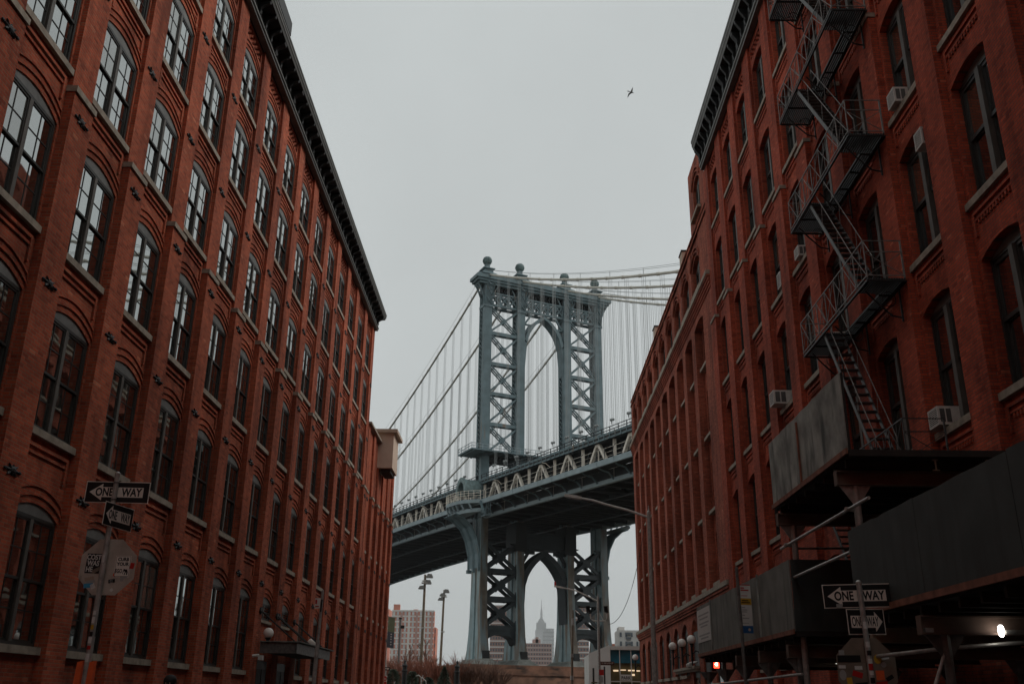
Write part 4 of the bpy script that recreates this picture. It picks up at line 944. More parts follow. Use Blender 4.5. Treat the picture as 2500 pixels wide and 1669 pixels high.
mb = MB(); mb.box(5.98, 7.0, 74.9, 74.93, 4.16, 4.42); s = mb.build('name_sign', 'sign_brown', l2)
text_on(frame((6.49, 74.895, 4.29), 0), 'PLYMOUTH ST', .15, 'sign_white', s, (0, 0), .004, .001, .88)
mb = MB(); mb.box(5.86, 6.2, 74.8, 74.84, 3.45, 3.85); mb.mi = 1; mb.box(5.9, 6.15, 74.78, 74.8, 2.95, 3.38); mb.build('small_sign', ['red', 'paper_grey'], l2)
mb = MB(); mb.tube([(6.15 + .2, 76.0, .1), (6.35, 76.0, 4.1)], .06, 8); tag(mb.build('sign_post', 'iron_grey'), 'thin dark post just right of the floodlight lamp pole', 'post')
t = thing('utility_pole', (3.88, 75, .1), 'thin tan pole without a lamp left of the floodlight pole', 'pole')
mb = MB(); mb.tube([(3.84, 75, .1), (3.86, 75, 4.6), (3.98, 75, 8.1)], [.10, .09, .05], 8); mb.build('shaft', 'wood_pole', t)
mb = MB(); mb.tube([(3.84, 75, 4.7), (3.84, 75, 4.95)], .12, 8); mb.tube([(3.84, 75, 3.1), (3.84, 75, 3.4)], .12, 8); mb.tube([(3.95, 75, 7.0), (3.95, 75, 7.5)], .09, 8); mb.build('collar', 'galv', t)
mb = MB(); mb.tube([(9.6, 75, 14.2)] + [(9.6 - 2.98 * u, 75, 14.2 - 7.1 * (1 - (1 - u) ** 2.1)) for u in [i / 14 for i in range(1, 15)]], .022, 5, cap=False); tag(mb.build('overhead_wire', 'iron_black'), 'slack black wire drooping from the loft wall to the floodlight pole', 'wire')
t = thing('pedestrian_signal', (5.6, 27.6, .15), 'pedestrian signal with a glowing red hand under the far shed end', 'traffic signal')
mb = MB(); mb.box(5.24, 5.50, 27.55, 27.8, 2.42, 2.76); mb.build('housing', 'iron_black', t)
mb = MB(); mb.box(5.30, 5.44, 27.53, 27.548, 2.50, 2.71); h = mb.build('red_hand', 'hand_red', t)
fh = frame((5.37, 27.52, 2.61), 0); mb = MB()
for a, b, w, hh in ((0, -.03, .055, .05), (-.024, .028, .011, .055), (-.008, .036, .011, .07), (.008, .036, .011, .07), (.024, .024, .011, .05), (-.04, -.01, .016, .03)): mb.face([fh(a - w / 2, b - hh / 2), fh(a + w / 2, b - hh / 2), fh(a + w / 2, b + hh / 2), fh(a - w / 2, b + hh / 2)])
mb.build('palm', 'hand_core', h)
mb = MB(); mb.tube([(5.62, 27.7, .15), (5.62, 27.7, 2.9)], .05, 8); mb.tube([(5.62, 27.7, 2.82), (5.35, 27.7, 2.80)], .03, 6); mb.build('pole', 'galv_dark', t)

# ================================================================== PERSON at the left kerb
t = thing('person', (-6.12, 17.6, .15), 'person in dark clothes with dark hair standing at the bottom left below the windows', 'person')
bm = bmesh.new(); sk = [((0, 0, .92), .15, -1), ((0, 0, 1.10), .145, 0), ((0, 0, 1.32), .17, 1), ((0, 0, 1.45), .10, 2), ((0, -.01, 1.54), .055, 3), ((0, -.02, 1.64), .092, 4), ((0, -.02, 1.71), .085, 5),
      ((.19, 0, 1.42), .062, 2), ((.25, .02, 1.15), .05, 7), ((.24, -.06, .92), .036, 8), ((.235, -.09, .82), .035, 9), ((-.19, 0, 1.42), .062, 2), ((-.25, .02, 1.15), .05, 11), ((-.24, -.06, .92), .036, 12), ((-.235, -.09, .82), .035, 13),
      ((.10, 0, .84), .095, 0), ((.11, 0, .48), .065, 15), ((.11, .02, .10), .045, 16), ((.12, -.12, .05), .04, 17), ((-.10, 0, .84), .095, 0), ((-.11, 0, .48), .065, 19), ((-.11, .02, .10), .045, 20), ((-.12, -.12, .05), .04, 21)]
me = bpy.data.meshes.new('body'); me.from_pydata([p for p, r, q in sk], [(q, i) for i, (p, r, q) in enumerate(sk) if q >= 0], [])
o = link('body', me, t, at=(-6.12, 17.6, .17)); md = o.modifiers.new('skin', 'SKIN'); 
for v, (p, r, q) in zip(me.skin_vertices[0].data, sk): v.radius = (r, r * .8)
me.skin_vertices[0].data[0].use_root = True; o.modifiers.new('smooth', 'SUBSURF').render_levels = 2
dg = bpy.context.evaluated_depsgraph_get(); m2 = bpy.data.meshes.new_from_object(o.evaluated_get(dg)); o.modifiers.clear(); o.data = m2
for m in ('coat', 'skin', 'jeans'): m2.materials.append(MATS[m])
for p in m2.polygons: p.material_index = 1 if p.center.z > 1.50 or (p.center.z < .86 and abs(p.center.x) > .2) else (2 if p.center.z < .84 else 0); p.use_smooth = True
mb = MB(); mb.sphere((-6.12, 17.6, .17 + 1.685), .112, 16, (1, 1.1, 1.02)); mb.build('hair', 'hair', t, smooth=True)
mb = MB()
for s in (-1, 1): mb.sphere((-6.12 + s * .036, 17.6 - .112, .17 + 1.65), .012, 8); mb.sphere((-6.12 + s * .092, 17.59, .17 + 1.63), .025, 8, (.5, 1, 1.3))
mb.sphere((-6.12, 17.6 - .125, .17 + 1.62), .018, 8); mb.build('face', 'skin', t)

# ================================================================== BIRD
t = thing('bird', (10.9, 82, 59.8), 'dark gull gliding with bent wings high in the grey sky', 'bird')
c = Vector((10.9, 82, 59.8)); mb = MB(); ax = Vector((.82, .2, -.18)).normalized()
mb.tube([c - ax * .25, c - ax * .15, c, c + ax * .12, c + ax * .2, c + ax * .25], [.015, .04, .06, .05, .035, .01], 8); mb.build('body', 'bird_dark', t, smooth=True)
for pts in ([(0, 0, 0), (.02, .05, .27), (.22, .1, .66)], [(0, 0, 0), (-.27, .05, -.16), (-.38, .1, -.60)]):
    mb = MB(); ch = [.19, .17, .02]; sw = [0, .03, -.05]
    for k in (0, 1):
        P_, Q_ = c + Vector(pts[k]) + ax * sw[k], c + Vector(pts[k + 1]) + ax * sw[k + 1]; w0, w1 = ch[k], ch[k + 1]
        yv = Vector((0, .02, 0)); mb.hexa((P_ - ax * w0 / 2 - yv, Q_ - ax * w1 / 2 - yv, Q_ - ax * w1 / 2 + yv, P_ - ax * w0 / 2 + yv), (P_ + ax * w0 / 2 - yv, Q_ + ax * w1 / 2 - yv, Q_ + ax * w1 / 2 + yv, P_ + ax * w0 / 2 + yv))
    mb.build('wing', 'bird_dark', t)
mb = MB(); p = c - ax * .22; mb.hexa((p - Vector((0, .03, .02)), p - ax * .22 - Vector((0, .07, .03)), p - ax * .22 + Vector((0, .07, -.03)), p + Vector((0, .03, -.02))), (p - Vector((0, .03, -.02)), p - ax * .22 - Vector((0, .07, -.01)), p - ax * .22 + Vector((0, .07, .01)), p + Vector((0, .03, .02)))); mb.build('tail', 'bird_dark', t)
# ================================================================== SUSPENSION BRIDGE
TX, TY = 4.6, 210.4
EV = Vector((.8972, .4416, 0)); AV = Vector((.4416, -.8972, 0))         # across the deck / along it towards the near shore
def W(t, s, z): return (TX + EV.x * t + AV.x * s, TY + EV.y * t + AV.y * s, z)
bridge = thing('suspension_bridge', (TX, TY, 8.2), 'grey blue steel suspension bridge with tall lattice tower at the street end', 'bridge')
NB = lambda: MB(W)
def bb(mb, t0, t1, s0, s1, z0, z1): mb.box(t0, t1, s0, s1, z0, z1)
def beam(mb, p, q, w, h=None):                     # bar between two (t,s,z) points, in world axes
    P_, Q_ = Vector(W(*p)), Vector(W(*q)); x = mb.xf; mb.xf = None; mb.bar(P_, Q_, w, h); mb.xf = x
def zf(s): return 40.3 - .045 * s - (.00022 * s * s if s < 0 else -.00004 * s * s)
CT = (-14.65, -6.1, 6.1, 14.65)
def zc(s):
    if s < 0: u = min(1, -s / 224); return 53.4 + 42 * (1 - u) ** 2
    return 95.4 - .478 * s + .001 * s * s
tower = link('tower', None, bridge, at=W(0, 0, 8.2))
# --- upper columns
for t in CT:
    mb = NB()
    bb(mb, t - .95, t + .95, .1, 1.25, 38, 93.3); bb(mb, t - .95, t + .95, -1.75, -1.45, 38, 93.3); mb.mi = 1; bb(mb, t + .3, t + .75, -1.45, .1, 38, 93.3); mb.mi = 0  # web behind the lacing coloured darker to give the recess its shade
    z = 47.2; k = 0
    while z < 87:
        for u in (t - .9,):
            beam(mb, (u, -1.45, z), (u, .1, z + 1.1), .17); beam(mb, (u, .1, z), (u, -1.45, z + 1.1), .17)
        z += 1.1
    bb(mb, t - 1.1, t + 1.1, -1.6, 1.4, 86.7, 87.35); bb(mb, t - 1.0, t + 1.0, -1.5, 1.3, 91.2, 91.5)
    mb.build('column', ['bridge_blue', 'bridge_dark'], tower)
    # flared lattice brackets under the cornice
    mb = NB()
    for sgn, ax in ((-1, 0), (1, 0), (1, 1)):
        for a, b in (((.95, 87.4), (1.15, 89.4)), ((1.15, 89.4), (1.9, 91.3)), ((1.9, 91.3), (2.5, 92.3))):
            for w in (-.8, .8):
                if ax: beam(mb, (t + w, a[0] + .4, a[1]), (t + w, b[0] + .4, b[1]), .3)
                else: beam(mb, (t + sgn * a[0], w, a[1]), (t + sgn * b[0], w, b[1]), .3)
            if ax: beam(mb, (t - .8, a[0] + .4, a[1]), (t + .8, b[0] + .4, b[1]), .16); beam(mb, (t + .8, a[0] + .4, a[1]), (t - .8, b[0] + .4, b[1]), .16)
            else: beam(mb, (t + sgn * a[0], -.8, a[1]), (t + sgn * b[0], .8, b[1]), .16); beam(mb, (t + sgn * a[0], .8, a[1]), (t + sgn * b[0], -.8, b[1]), .16)
    mb.build('capital', 'bridge_blue', tower)
    # pedestal and ball finial
    mb = NB(); q = [(2.1, 94.8), (1.6, 95.3), (1.15, 95.6), (1.05, 96.35), (1.45, 96.4), (1.45, 96.62), (.7, 96.7), (.5, 97.2), (.5, 98.0)]
    for (r0, z0), (r1, z1) in zip(q, q[1:]):
        if z1 > z0: mb.hexa([(t - r0, -r0, z0), (t + r0, -r0, z0), (t + r0, r0, z0), (t - r0, r0, z0)], [(t - r1, -r1, z1), (t + r1, -r1, z1), (t + r1, r1, z1), (t - r1, r1, z1)])
    f = mb.build('finial', 'bridge_blue', tower)
    mb = MB(); c = Vector(W(t, 0, 98.85)); mb.sphere(c, 1.02, 18)
    for k in range(8): 
        a = k * math.pi / 8; mb.tube([c + Vector((math.cos(a) * math.cos(u), math.sin(a) * math.cos(u), math.sin(u))) * 1.07 for u in [i * math.pi / 12 for i in range(25)]], .06, 4, cap=False)
    for la in (-.6, 0, .6): mb.tube([c + Vector((math.cos(u) * math.cos(la), math.sin(u) * math.cos(la), math.sin(la))) * 1.07 for u in [i * math.pi / 12 for i in range(25)]], .06, 4, cap=False)
    mb.build('ball', 'copper_green', f, smooth=False)
# --- cornice over the portal
mb = NB()
for z0, z1, o in ((92.3, 92.9, 2.2), (92.9, 93.5, 2.7), (93.5, 94.3, 3.1), (94.3, 94.8, 2.6)): bb(mb, -14.65 - o - .3, 14.65 + o + .3, -o * .72, o * .72, z0, z1)
mb.build('cornice', 'bridge_blue', tower)
mb = NB(); bb(mb, -13.6, 13.6, -.3, .1, 90.6, 92.3)
for t in [-13 + .9 * i for i in range(30)]: bb(mb, t - .1, t + .1, .1, .8, 91.2, 92.3)
mb.build('frieze', 'bridge_dark', tower)
# --- lattice portal band
mb = NB()
for a, b in ((-13.7, -7.05), (-5.15, 5.15), (7.05, 13.7)):
    n = 3 if b - a < 8 else 5; w = (b - a) / n
    for s in (.75, -1.2):
        bb(mb, a, b, s - .25, s + .25, 87.2, 87.75); bb(mb, a, b, s - .25, s + .25, 90.3, 90.7)
        for k in range(n):
            beam(mb, (a + k * w, s, 87.7), (a + (k + 1) * w, s, 90.4), .32); beam(mb, (a + (k + 1) * w, s, 87.7), (a + k * w, s, 90.4), .32)
            beam(mb, (a + k * w, s + .02, 89.1), (a + k * w + w / 2, s + .02, 90.4), .2); beam(mb, (a + (k + 1) * w, s + .02, 89.1), (a + k * w + w / 2, s + .02, 90.4), .2)
            if k: bb(mb, a + k * w - .18, a + k * w + .18, s - .2, s + .2, 87.7, 90.4)
mb.build('portal_lattice', 'bridge_blue', tower)
# --- cross bracing, one mesh per panel
def brace_panel(t0, t1, z0, z1, s, deep, m, w=1.0):
    mb = NB(); c = ((t0 + t1) / 2, (z0 + z1) / 2); g = .62 * w
    for ds in (s, s - deep):
        for za, zb in ((z0, z1), (z1, z0)):
            p, q = (t0, ds, za + (.35 if za < zb else -.35)), (t1, ds, zb + (-.35 if za < zb else .35))
            dt, dz = q[0] - p[0], q[2] - p[2]; n = math.hypot(dt, dz); ox, oz = -dz / n, dt / n
            if za < zb or w > 1.2: beam(mb, p, q, .3 if za < zb else .34, .42 * w)
            else:
                for o in (-.25 * w, .25 * w): beam(mb, (p[0] + ox * o, ds, p[2] + oz * o), (q[0] + ox * o, ds, q[2] + oz * o), .3, .2 * w)
                k = int(n / 1.5)
                for i in range(k):
                    u, v = i / k, (i + 1) / k; o = .25 * w * (1 if i % 2 else -1); beam(mb, (p[0] + dt * u + ox * o, ds, p[2] + dz * u + oz * o), (p[0] + dt * v - ox * o, ds, p[2] + dz * v - oz * o), .09 * w)
        mb.hexa([(c[0] - g, ds - .14, c[1]), (c[0], ds - .14, c[1] - g * 1.2), (c[0] + g, ds - .14, c[1]), (c[0], ds - .14, c[1] + g * 1.2)], [(c[0] - g, ds + .14, c[1]), (c[0], ds + .14, c[1] - g * 1.2), (c[0] + g, ds + .14, c[1]), (c[0], ds + .14, c[1] + g * 1.2)])
    beam(mb, (c[0], s, c[1]), (c[0], s - deep, c[1]), .3)
    if w > 1.2:                                                         # corner gussets
        for t, st in ((t0, 1), (t1, -1)):
            for z, sz in ((z0, 1), (z1, -1)): mb.hexa([(t, s - .1, z), (t + st * 1.7, s - .1, z), (t + st * .5, s - .1, z + sz * .6), (t, s - .1, z + sz * 1.7)], [(t, s + .1, z), (t + st * 1.7, s + .1, z), (t + st * .5, s + .1, z + sz * .6), (t, s + .1, z + sz * 1.7)])
    return mb.build('cross_brace', m, tower)
def strut(t0, t1, z, s, deep, m, h=.8):
    mb = NB()
    for ds in (s, s - deep): bb(mb, t0, t1, ds - .2, ds + .2, z - h / 2, z + h / 2)
    bb(mb, t0, t1, s - deep + .2, s - .2, z + h / 2 - .08, z + h / 2); n = 4
    for k in range(n): u = t0 + (t1 - t0) * k / n; v = t0 + (t1 - t0) * (k + 1) / n; beam(mb, (u, s - .2, z - h / 2), (v, s - deep + .2, z - h / 2), .15)
    mb.build('strut', m, tower)
LV = [87.2, 80.5, 73.1, 66.0, 58.9, 52.2]
for a, b in ((-13.7, -7.05), (7.05, 13.7)):
    for z1, z0 in zip(LV, LV[1:]):
        brace_panel(a, b, z0 + .2, z1 - .2, .85, .9, 'bridge_blue')
        if z0 > 53: strut(a, b, z0, .85, .9, 'bridge_blue')
# --- central arches
def arch_mesh(half, spr, apex, thick, topz, s0, s1, n=14, pointed=.35):
    def cv(u):                                     # u -1..1, slightly pointed
        a = abs(u); r = (1 - a ** 2.1) ** .62; return spr + (apex - spr) * (r * (1 - pointed) + (1 - a) * pointed)
    mb = NB(); us = [-1 + 2 * i / n for i in range(n + 1)]
    for u, v in zip(us, us[1:]):
        for fa, fb, sa, sb in (((half, 0), (half + thick, thick), s0, s1),):
            A = [(u * half, cv(u)), (v * half, cv(v)), (v * (half + thick * .75), cv(v) + thick), (u * (half + thick * .75), cv(u) + thick)]
            mb.hexa([(p[0], sa, p[1]) for p in A], [(p[0], sb, p[1]) for p in A])
    return mb, cv
mb, cv = arch_mesh(4.55, 79.6, 86.2, .75, 87, -1.4, 1.2)
for s in (-1, 1):
    mb.hexa([(s * 5.1, -1.3, 73), (s * 5.2, -1.3, 73), (s * 5.2, 1.1, 73), (s * 5.1, 1.1, 73)], [(s * 4.56, -1.3, 79.7), (s * 5.2, -1.3, 79.7), (s * 5.2, 1.1, 79.7), (s * 4.56, 1.1, 79.7)]); beam(mb, (s * 5.1, .6, 84.2), (s * 3.2, .6, 87.0), .4); beam(mb, (s * 5.1, .6, 81.9), (s * 3.9, .6, 84.0), .35); bb(mb, min(s * 3.2, s * 5.15), max(s * 3.2, s * 5.15), .4, .8, 84.1, 84.45)
mb.build('arch', 'bridge_blue', tower)
# --- gallery round the columns
mb = NB(); bb(mb, -19.2, 19.2, -3.4, 4.2, 51.85, 52.15)
for t in [-18.6 + 2.4 * i for i in range(16)]: bb(mb, t - .12, t + .12, -3.2, 4.0, 51.6, 51.85)
g = mb.build('gallery', 'bridge_blue', tower)
mb = NB()
for z in (52.7, 53.3): 
    for s in (-3.35, 4.15): bb(mb, -19.2, 19.2, s - .04, s + .04, z - .05, z + .05)
    for t in (-19.15, 19.15): bb(mb, t - .04, t + .04, -3.4, 4.2, z - .05, z + .05)
for t in [-19.15 + 1.28 * i for i in range(31)]:
    for s in (-3.35, 4.15): bb(mb, t - .05, t + .05, s - .05, s + .05, 52.1, 53.35)
for i in range(5): bb(mb, -19.2, -19.1, -3.4 + 1.9 * i - .05, -3.4 + 1.9 * i + .05, 52.1, 53.35)
mb.build('railing', 'bridge_fascia', g)
mb, cv2 = arch_mesh(6.2, 47.2, 50.2, .9, 51, -1.2, 1.0, 10, .1)
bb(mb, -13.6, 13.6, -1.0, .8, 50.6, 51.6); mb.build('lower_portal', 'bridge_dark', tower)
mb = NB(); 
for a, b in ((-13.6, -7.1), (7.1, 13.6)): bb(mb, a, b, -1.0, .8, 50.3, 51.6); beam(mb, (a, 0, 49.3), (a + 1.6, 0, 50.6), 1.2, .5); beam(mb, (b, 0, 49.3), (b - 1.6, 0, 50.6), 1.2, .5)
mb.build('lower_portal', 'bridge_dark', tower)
# --- legs below the deck, flaring to the base
def dep(z): 
    for (z0, d0), (z1, d1) in zip([(9.3, 4.5), (11, 3.75), (14, 3.1), (18, 2.7), (24, 2.4), (38, 2.3)], [(11, 3.75), (14, 3.1), (18, 2.7), (24, 2.4), (38, 2.3), (60, 2.3)]):
        if z <= z1: return d0 + (d1 - d0) * (z - z0) / (z1 - z0)
SO = -.6
for t in CT:
    mb = NB(); zs = [9.3, 10, 11, 12.5, 14, 16, 18, 21, 24, 30, 38]
    for z0, z1 in zip(zs, zs[1:]):
        a0, a1 = dep(z0), dep(z1); w0, w1 = .80 + .05 * (a0 - 2.3), .80 + .05 * (a1 - 2.3)
        for lo, hi in ((.16, 1.0), (-1.0, -.14)):
            mb.mi = 0
            mb.hexa([(t - w0, SO + a0 * lo, z0), (t + w0, SO + a0 * lo, z0), (t + w0, SO + a0 * hi, z0), (t - w0, SO + a0 * hi, z0)], [(t - w1, SO + a1 * lo, z1), (t + w1, SO + a1 * lo, z1), (t + w1, SO + a1 * hi, z1), (t - w1, SO + a1 * hi, z1)])
        mb.mi = 1; mb.quad((t - w0, SO + a0 + .02, z0), (t + w0, SO + a0 + .02, z0), (t + w1, SO + a1 + .02, z1), (t - w1, SO + a1 + .02, z1)); mb.mi = 0
        mb.hexa([(t - w0 + .35, SO - a0 * .14, z0), (t + w0 - .35, SO - a0 * .14, z0), (t + w0 - .35, SO + a0 * .16, z0), (t - w0 + .35, SO + a0 * .16, z0)], [(t - w1 + .35, SO - a1 * .14, z1), (t + w1 - .35, SO - a1 * .14, z1), (t + w1 - .35, SO + a1 * .16, z1), (t - w1 + .35, SO + a1 * .16, z1)])
    lg = mb.build('leg', ['bridge_leg', 'bridge_rust'], tower)
    mb = NB(); mb.hexa([(t - 2.6, SO - 6.3, 8.2), (t + 2.6, SO - 6.3, 8.2), (t + 2.6, SO + 6.3, 8.2), (t - 2.6, SO + 6.3, 8.2)], [(t - 1.15, SO - 4.7, 9.25), (t + 1.15, SO - 4.7, 9.25), (t + 1.15, SO + 4.7, 9.25), (t - 1.15, SO + 4.7, 9.25)])
    for i in range(12): u = -1 + 2 * i / 11; beam(mb, (t + 2.55 * u, SO + 6.3, 8.25), (t + 1.1 * u, SO + 4.72, 9.28), .12); beam(mb, (t - 2.6, SO + 6.2 * u, 8.25), (t - 1.15, SO + 4.6 * u, 9.28), .12)
    bb(mb, t - 1.3, t + 1.3, SO - 4.85, SO + 4.85, 9.2, 9.45); mb.build('foot', 'base_pale', lg)
    mb = NB(); bb(mb, t - .7, t + .72, SO + 3.6, SO + 4.45, 9.5, 11.0); mb.build('vent_box', 'bridge_under', lg)
    if abs(t) < 14: mb = NB(); bb(mb, t - 1.3, t + 1.3, -2.8, 2.0, 31.5, 37.6); mb.build('bearing_block', 'bridge_under', tower)
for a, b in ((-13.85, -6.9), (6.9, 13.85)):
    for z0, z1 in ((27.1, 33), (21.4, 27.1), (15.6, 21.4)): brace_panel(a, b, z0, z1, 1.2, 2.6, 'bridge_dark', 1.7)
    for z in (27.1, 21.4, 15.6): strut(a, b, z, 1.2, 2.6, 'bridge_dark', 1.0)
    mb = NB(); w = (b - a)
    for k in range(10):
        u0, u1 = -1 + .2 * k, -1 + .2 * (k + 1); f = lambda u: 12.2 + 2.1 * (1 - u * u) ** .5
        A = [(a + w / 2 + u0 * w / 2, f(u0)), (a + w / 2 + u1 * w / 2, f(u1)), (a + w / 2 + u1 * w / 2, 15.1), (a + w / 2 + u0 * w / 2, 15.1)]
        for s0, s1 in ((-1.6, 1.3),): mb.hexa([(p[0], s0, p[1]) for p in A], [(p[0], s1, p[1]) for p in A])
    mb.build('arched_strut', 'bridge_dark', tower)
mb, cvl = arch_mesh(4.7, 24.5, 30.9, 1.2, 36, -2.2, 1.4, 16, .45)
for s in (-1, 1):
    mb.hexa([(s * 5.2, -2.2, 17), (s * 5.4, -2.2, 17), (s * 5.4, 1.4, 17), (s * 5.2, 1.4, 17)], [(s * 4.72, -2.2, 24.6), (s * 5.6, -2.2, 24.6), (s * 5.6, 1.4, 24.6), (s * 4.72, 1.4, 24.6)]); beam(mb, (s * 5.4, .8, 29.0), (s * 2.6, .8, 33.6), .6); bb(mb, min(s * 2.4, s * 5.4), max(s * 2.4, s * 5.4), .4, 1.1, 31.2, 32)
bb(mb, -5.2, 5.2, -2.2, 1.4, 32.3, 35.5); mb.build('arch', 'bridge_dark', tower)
# --- curved brackets carrying the walkway round the outer legs, and the far side
for sg in (-1, 1):
    for s in (-4.4, -1.6, 1.2):
        mb = NB(); pts = [(14.65 + .9, 27.6), (15.6, 30.5), (16.3, 33.5), (17.6, 36.0), (19.6, 37.7), (21.3, 38.3)]
        for (a0, z0), (a1, z1) in zip(pts, pts[1:]):
            for w in (-.3, .3): beam(mb, (sg * a0, s + w, z0), (sg * a1, s + w, z1), .22)
            beam(mb, (sg * a0, s - .3, z0), (sg * a1, s + .3, z1), .14); beam(mb, (sg * a0, s + .3, z0), (sg * a1, s - .3, z1), .14)
        if s < -4:
            for (a0, z0), (a1, z1) in zip(pts, pts[1:]): mb.hexa([(sg * a0, s, z0), (sg * a0, 1.2, z0), (sg * a1, 1.2, z1), (sg * a1, s, z1)], [(sg * a0 - sg * .12, s, z0 + .15), (sg * a0 - sg * .12, 1.2, z0 + .15), (sg * a1 - sg * .12, 1.2, z1 + .15), (sg * a1 - sg * .12, s, z1 + .15)])
        bb(mb, min(sg * 14.6, sg * 15.9), max(sg * 14.6, sg * 15.9), s - .4, s + .4, 26.9, 27.6); mb.build('curved_bracket', 'bridge_blue', tower)
    # balcony: bowed floor, ring girder and rail
    mb = NB(); out = []
    for i in range(17):
        u = -1 + 2 * i / 16; out.append((sg * (18.3 + 3.1 * (1 - abs(u) ** 3.2)), SO + u * 8.0))
    for (t0, s0), (t1, s1) in zip(out, out[1:]):
        z0, z1 = zf(s0) - .15, zf(s1) - .15; i0 = sg * 17.9
        mb.hexa([(i0, s0, z0), (t0, s0, z0), (t1, s1, z1), (i0, s1, z1)], [(i0, s0, z0 + .2), (t0, s0, z0 + .2), (t1, s1, z1 + .2), (i0, s1, z1 + .2)])
        mb.hexa([(t0 - sg * .15, s0, z0 + .2), (t0, s0, z0 + .2), (t1, s1, z1 + .2), (t1 - sg * .15, s1, z1 + .2)], [(t0 - sg * .15, s0, z0 + .75), (t0, s0, z0 + .75), (t1, s1, z1 + .75), (t1 - sg * .15, s1, z1 + .75)])
        q0, q1 = t0 - sg * .8, t1 - sg * .8
        mb.hexa([(i0, s0, 38.1), (q0, s0, 38.1), (q1, s1, 38.1), (i0, s1, 38.1)], [(i0, s0, 38.3), (q0, s0, 38.3), (q1, s1, 38.3), (i0, s1, 38.3)])
        mb.hexa([(q0 - sg * .12, s0, 38.3), (q0, s0, 38.3), (q1, s1, 38.3), (q1 - sg * .12, s1, 38.3)], [(q0 - sg * .12, s0, 38.85), (q0, s0, 38.85), (q1, s1, 38.85), (q1 - sg * .12, s1, 38.85)])
    for i in range(0, 17, 2):
        t0, s0 = out[i]; beam(mb, (t0 - sg * .8, s0, 38.7), (t0 - sg * .1, s0, zf(s0) - .1), .3)
    bal = mb.build('balcony', 'bridge_fascia', tower)
    mb = NB()
    for i in range(16):
        t0, s0 = out[i]; t1, s1 = out[i + 1]
        for h in (.9, 1.4, 1.9, 2.4): beam(mb, (t0, s0, zf(s0) + h), (t1, s1, zf(s1) + h), .07)
    for i in range(17): t0, s0 = out[i]; beam(mb, (t0, s0, zf(s0) + .5), (t0, s0, zf(s0) + 2.5), .10)
    mb.build('railing', 'bridge_cream', bal)
    # service stair below the balcony
    mb = NB(); beam(mb, (sg * 18.6, 8.2, 40), (sg * 18.6, 10.2, 37), .5, .15); bb(mb, min(sg * 18, sg * 19.2), max(sg * 18, sg * 19.2), 10, 12, 36.4, 36.6)
    for z in (37.2, 37.8): bb(mb, sg * 19.2 - .05, sg * 19.2 + .05, 10, 12, z - .04, z + .04)
    for s in (10, 11, 12): bb(mb, sg * 19.2 - .05, sg * 19.2 + .05, s - .05, s + .05, 36.5, 37.9); bb(mb, sg * 18.1 - .05, sg * 18.1 + .05, s - .05, s + .05, 36.5, 40)
    mb.build('service_stair', 'bridge_blue', tower)
    # hooded passage round the outer column
    mb = MB(W); n = 14
    for i in range(n):
        a0, a1 = math.pi * i / n, math.pi * (i + 1) / n
        for r0, r1, t0, t1 in ((2.0, 2.35, 15.5, 19.0), (1.75, 2.6, 19.0, 19.5)):
            A = [(-.7 + r * math.cos(a), 43.4 + r * 1.2 * math.sin(a)) for r, a in ((r0, a0), (r1, a0), (r1, a1), (r0, a1))]
            mb.hexa([(sg * t0, p[0], p[1]) for p in A], [(sg * t1, p[0], p[1]) for p in A])
    for s in (-2.9, 1.5): bb(mb, min(sg * 15.5, sg * 19.5), max(sg * 15.5, sg * 19.5), s - .35, s + .35, 43.0, 43.4)
    mb.build('hood', 'copper_green', tower)
# --- masonry pier
mb = NB(); bb(mb, -22, 22, -10.5, 9.5, -6, 5.9); bb(mb, -21.2, 21.2, -9.8, 8.8, 5.9, 6.3); bb(mb, -21.7, 21.7, -10.2, 9.2, 6.3, 7.4); bb(mb, -20.8, 20.8, -9.2, 8.2, 7.4, 8.2)
mb.build('pier', 'granite', bridge)

# --- deck
deck = link('deck', None, bridge, at=W(0, 0, 40))
S0, S1, PN = -270.0, 150.0, 5.3
ns = int((S1 - S0) / PN); ss = [S0 + PN * i for i in range(ns + 1)]
off = min(ss, key=lambda q: abs(q - 6.7)); ss = [q + 6.7 - off for q in ss]
par0 = min(range(len(ss)), key=lambda i: abs(ss[i] - 6.7)) % 2
def ribbon(mb, t0, t1, h0, h1, a=0, b=None):
    q = ss[a:b]
    for u, v in zip(q, q[1:]): mb.hexa([(t0, u, zf(u) + h0), (t1, u, zf(u) + h0), (t1, v, zf(v) + h0), (t0, v, zf(v) + h0)], [(t0, u, zf(u) + h1), (t1, u, zf(u) + h1), (t1, v, zf(v) + h1), (t0, v, zf(v) + h1)])
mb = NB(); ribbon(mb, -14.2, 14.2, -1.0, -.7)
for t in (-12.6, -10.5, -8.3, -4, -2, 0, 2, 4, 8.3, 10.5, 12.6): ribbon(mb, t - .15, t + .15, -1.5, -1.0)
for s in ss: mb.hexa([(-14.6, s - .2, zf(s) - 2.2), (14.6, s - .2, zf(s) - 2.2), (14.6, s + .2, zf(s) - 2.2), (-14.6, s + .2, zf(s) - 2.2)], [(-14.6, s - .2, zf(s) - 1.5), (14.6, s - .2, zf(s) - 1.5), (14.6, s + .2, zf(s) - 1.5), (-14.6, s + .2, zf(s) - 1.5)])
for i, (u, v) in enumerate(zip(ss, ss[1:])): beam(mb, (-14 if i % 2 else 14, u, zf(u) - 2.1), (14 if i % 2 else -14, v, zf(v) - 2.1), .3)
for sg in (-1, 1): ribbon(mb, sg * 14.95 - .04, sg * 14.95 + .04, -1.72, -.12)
mb.build('floor', 'bridge_under', deck)
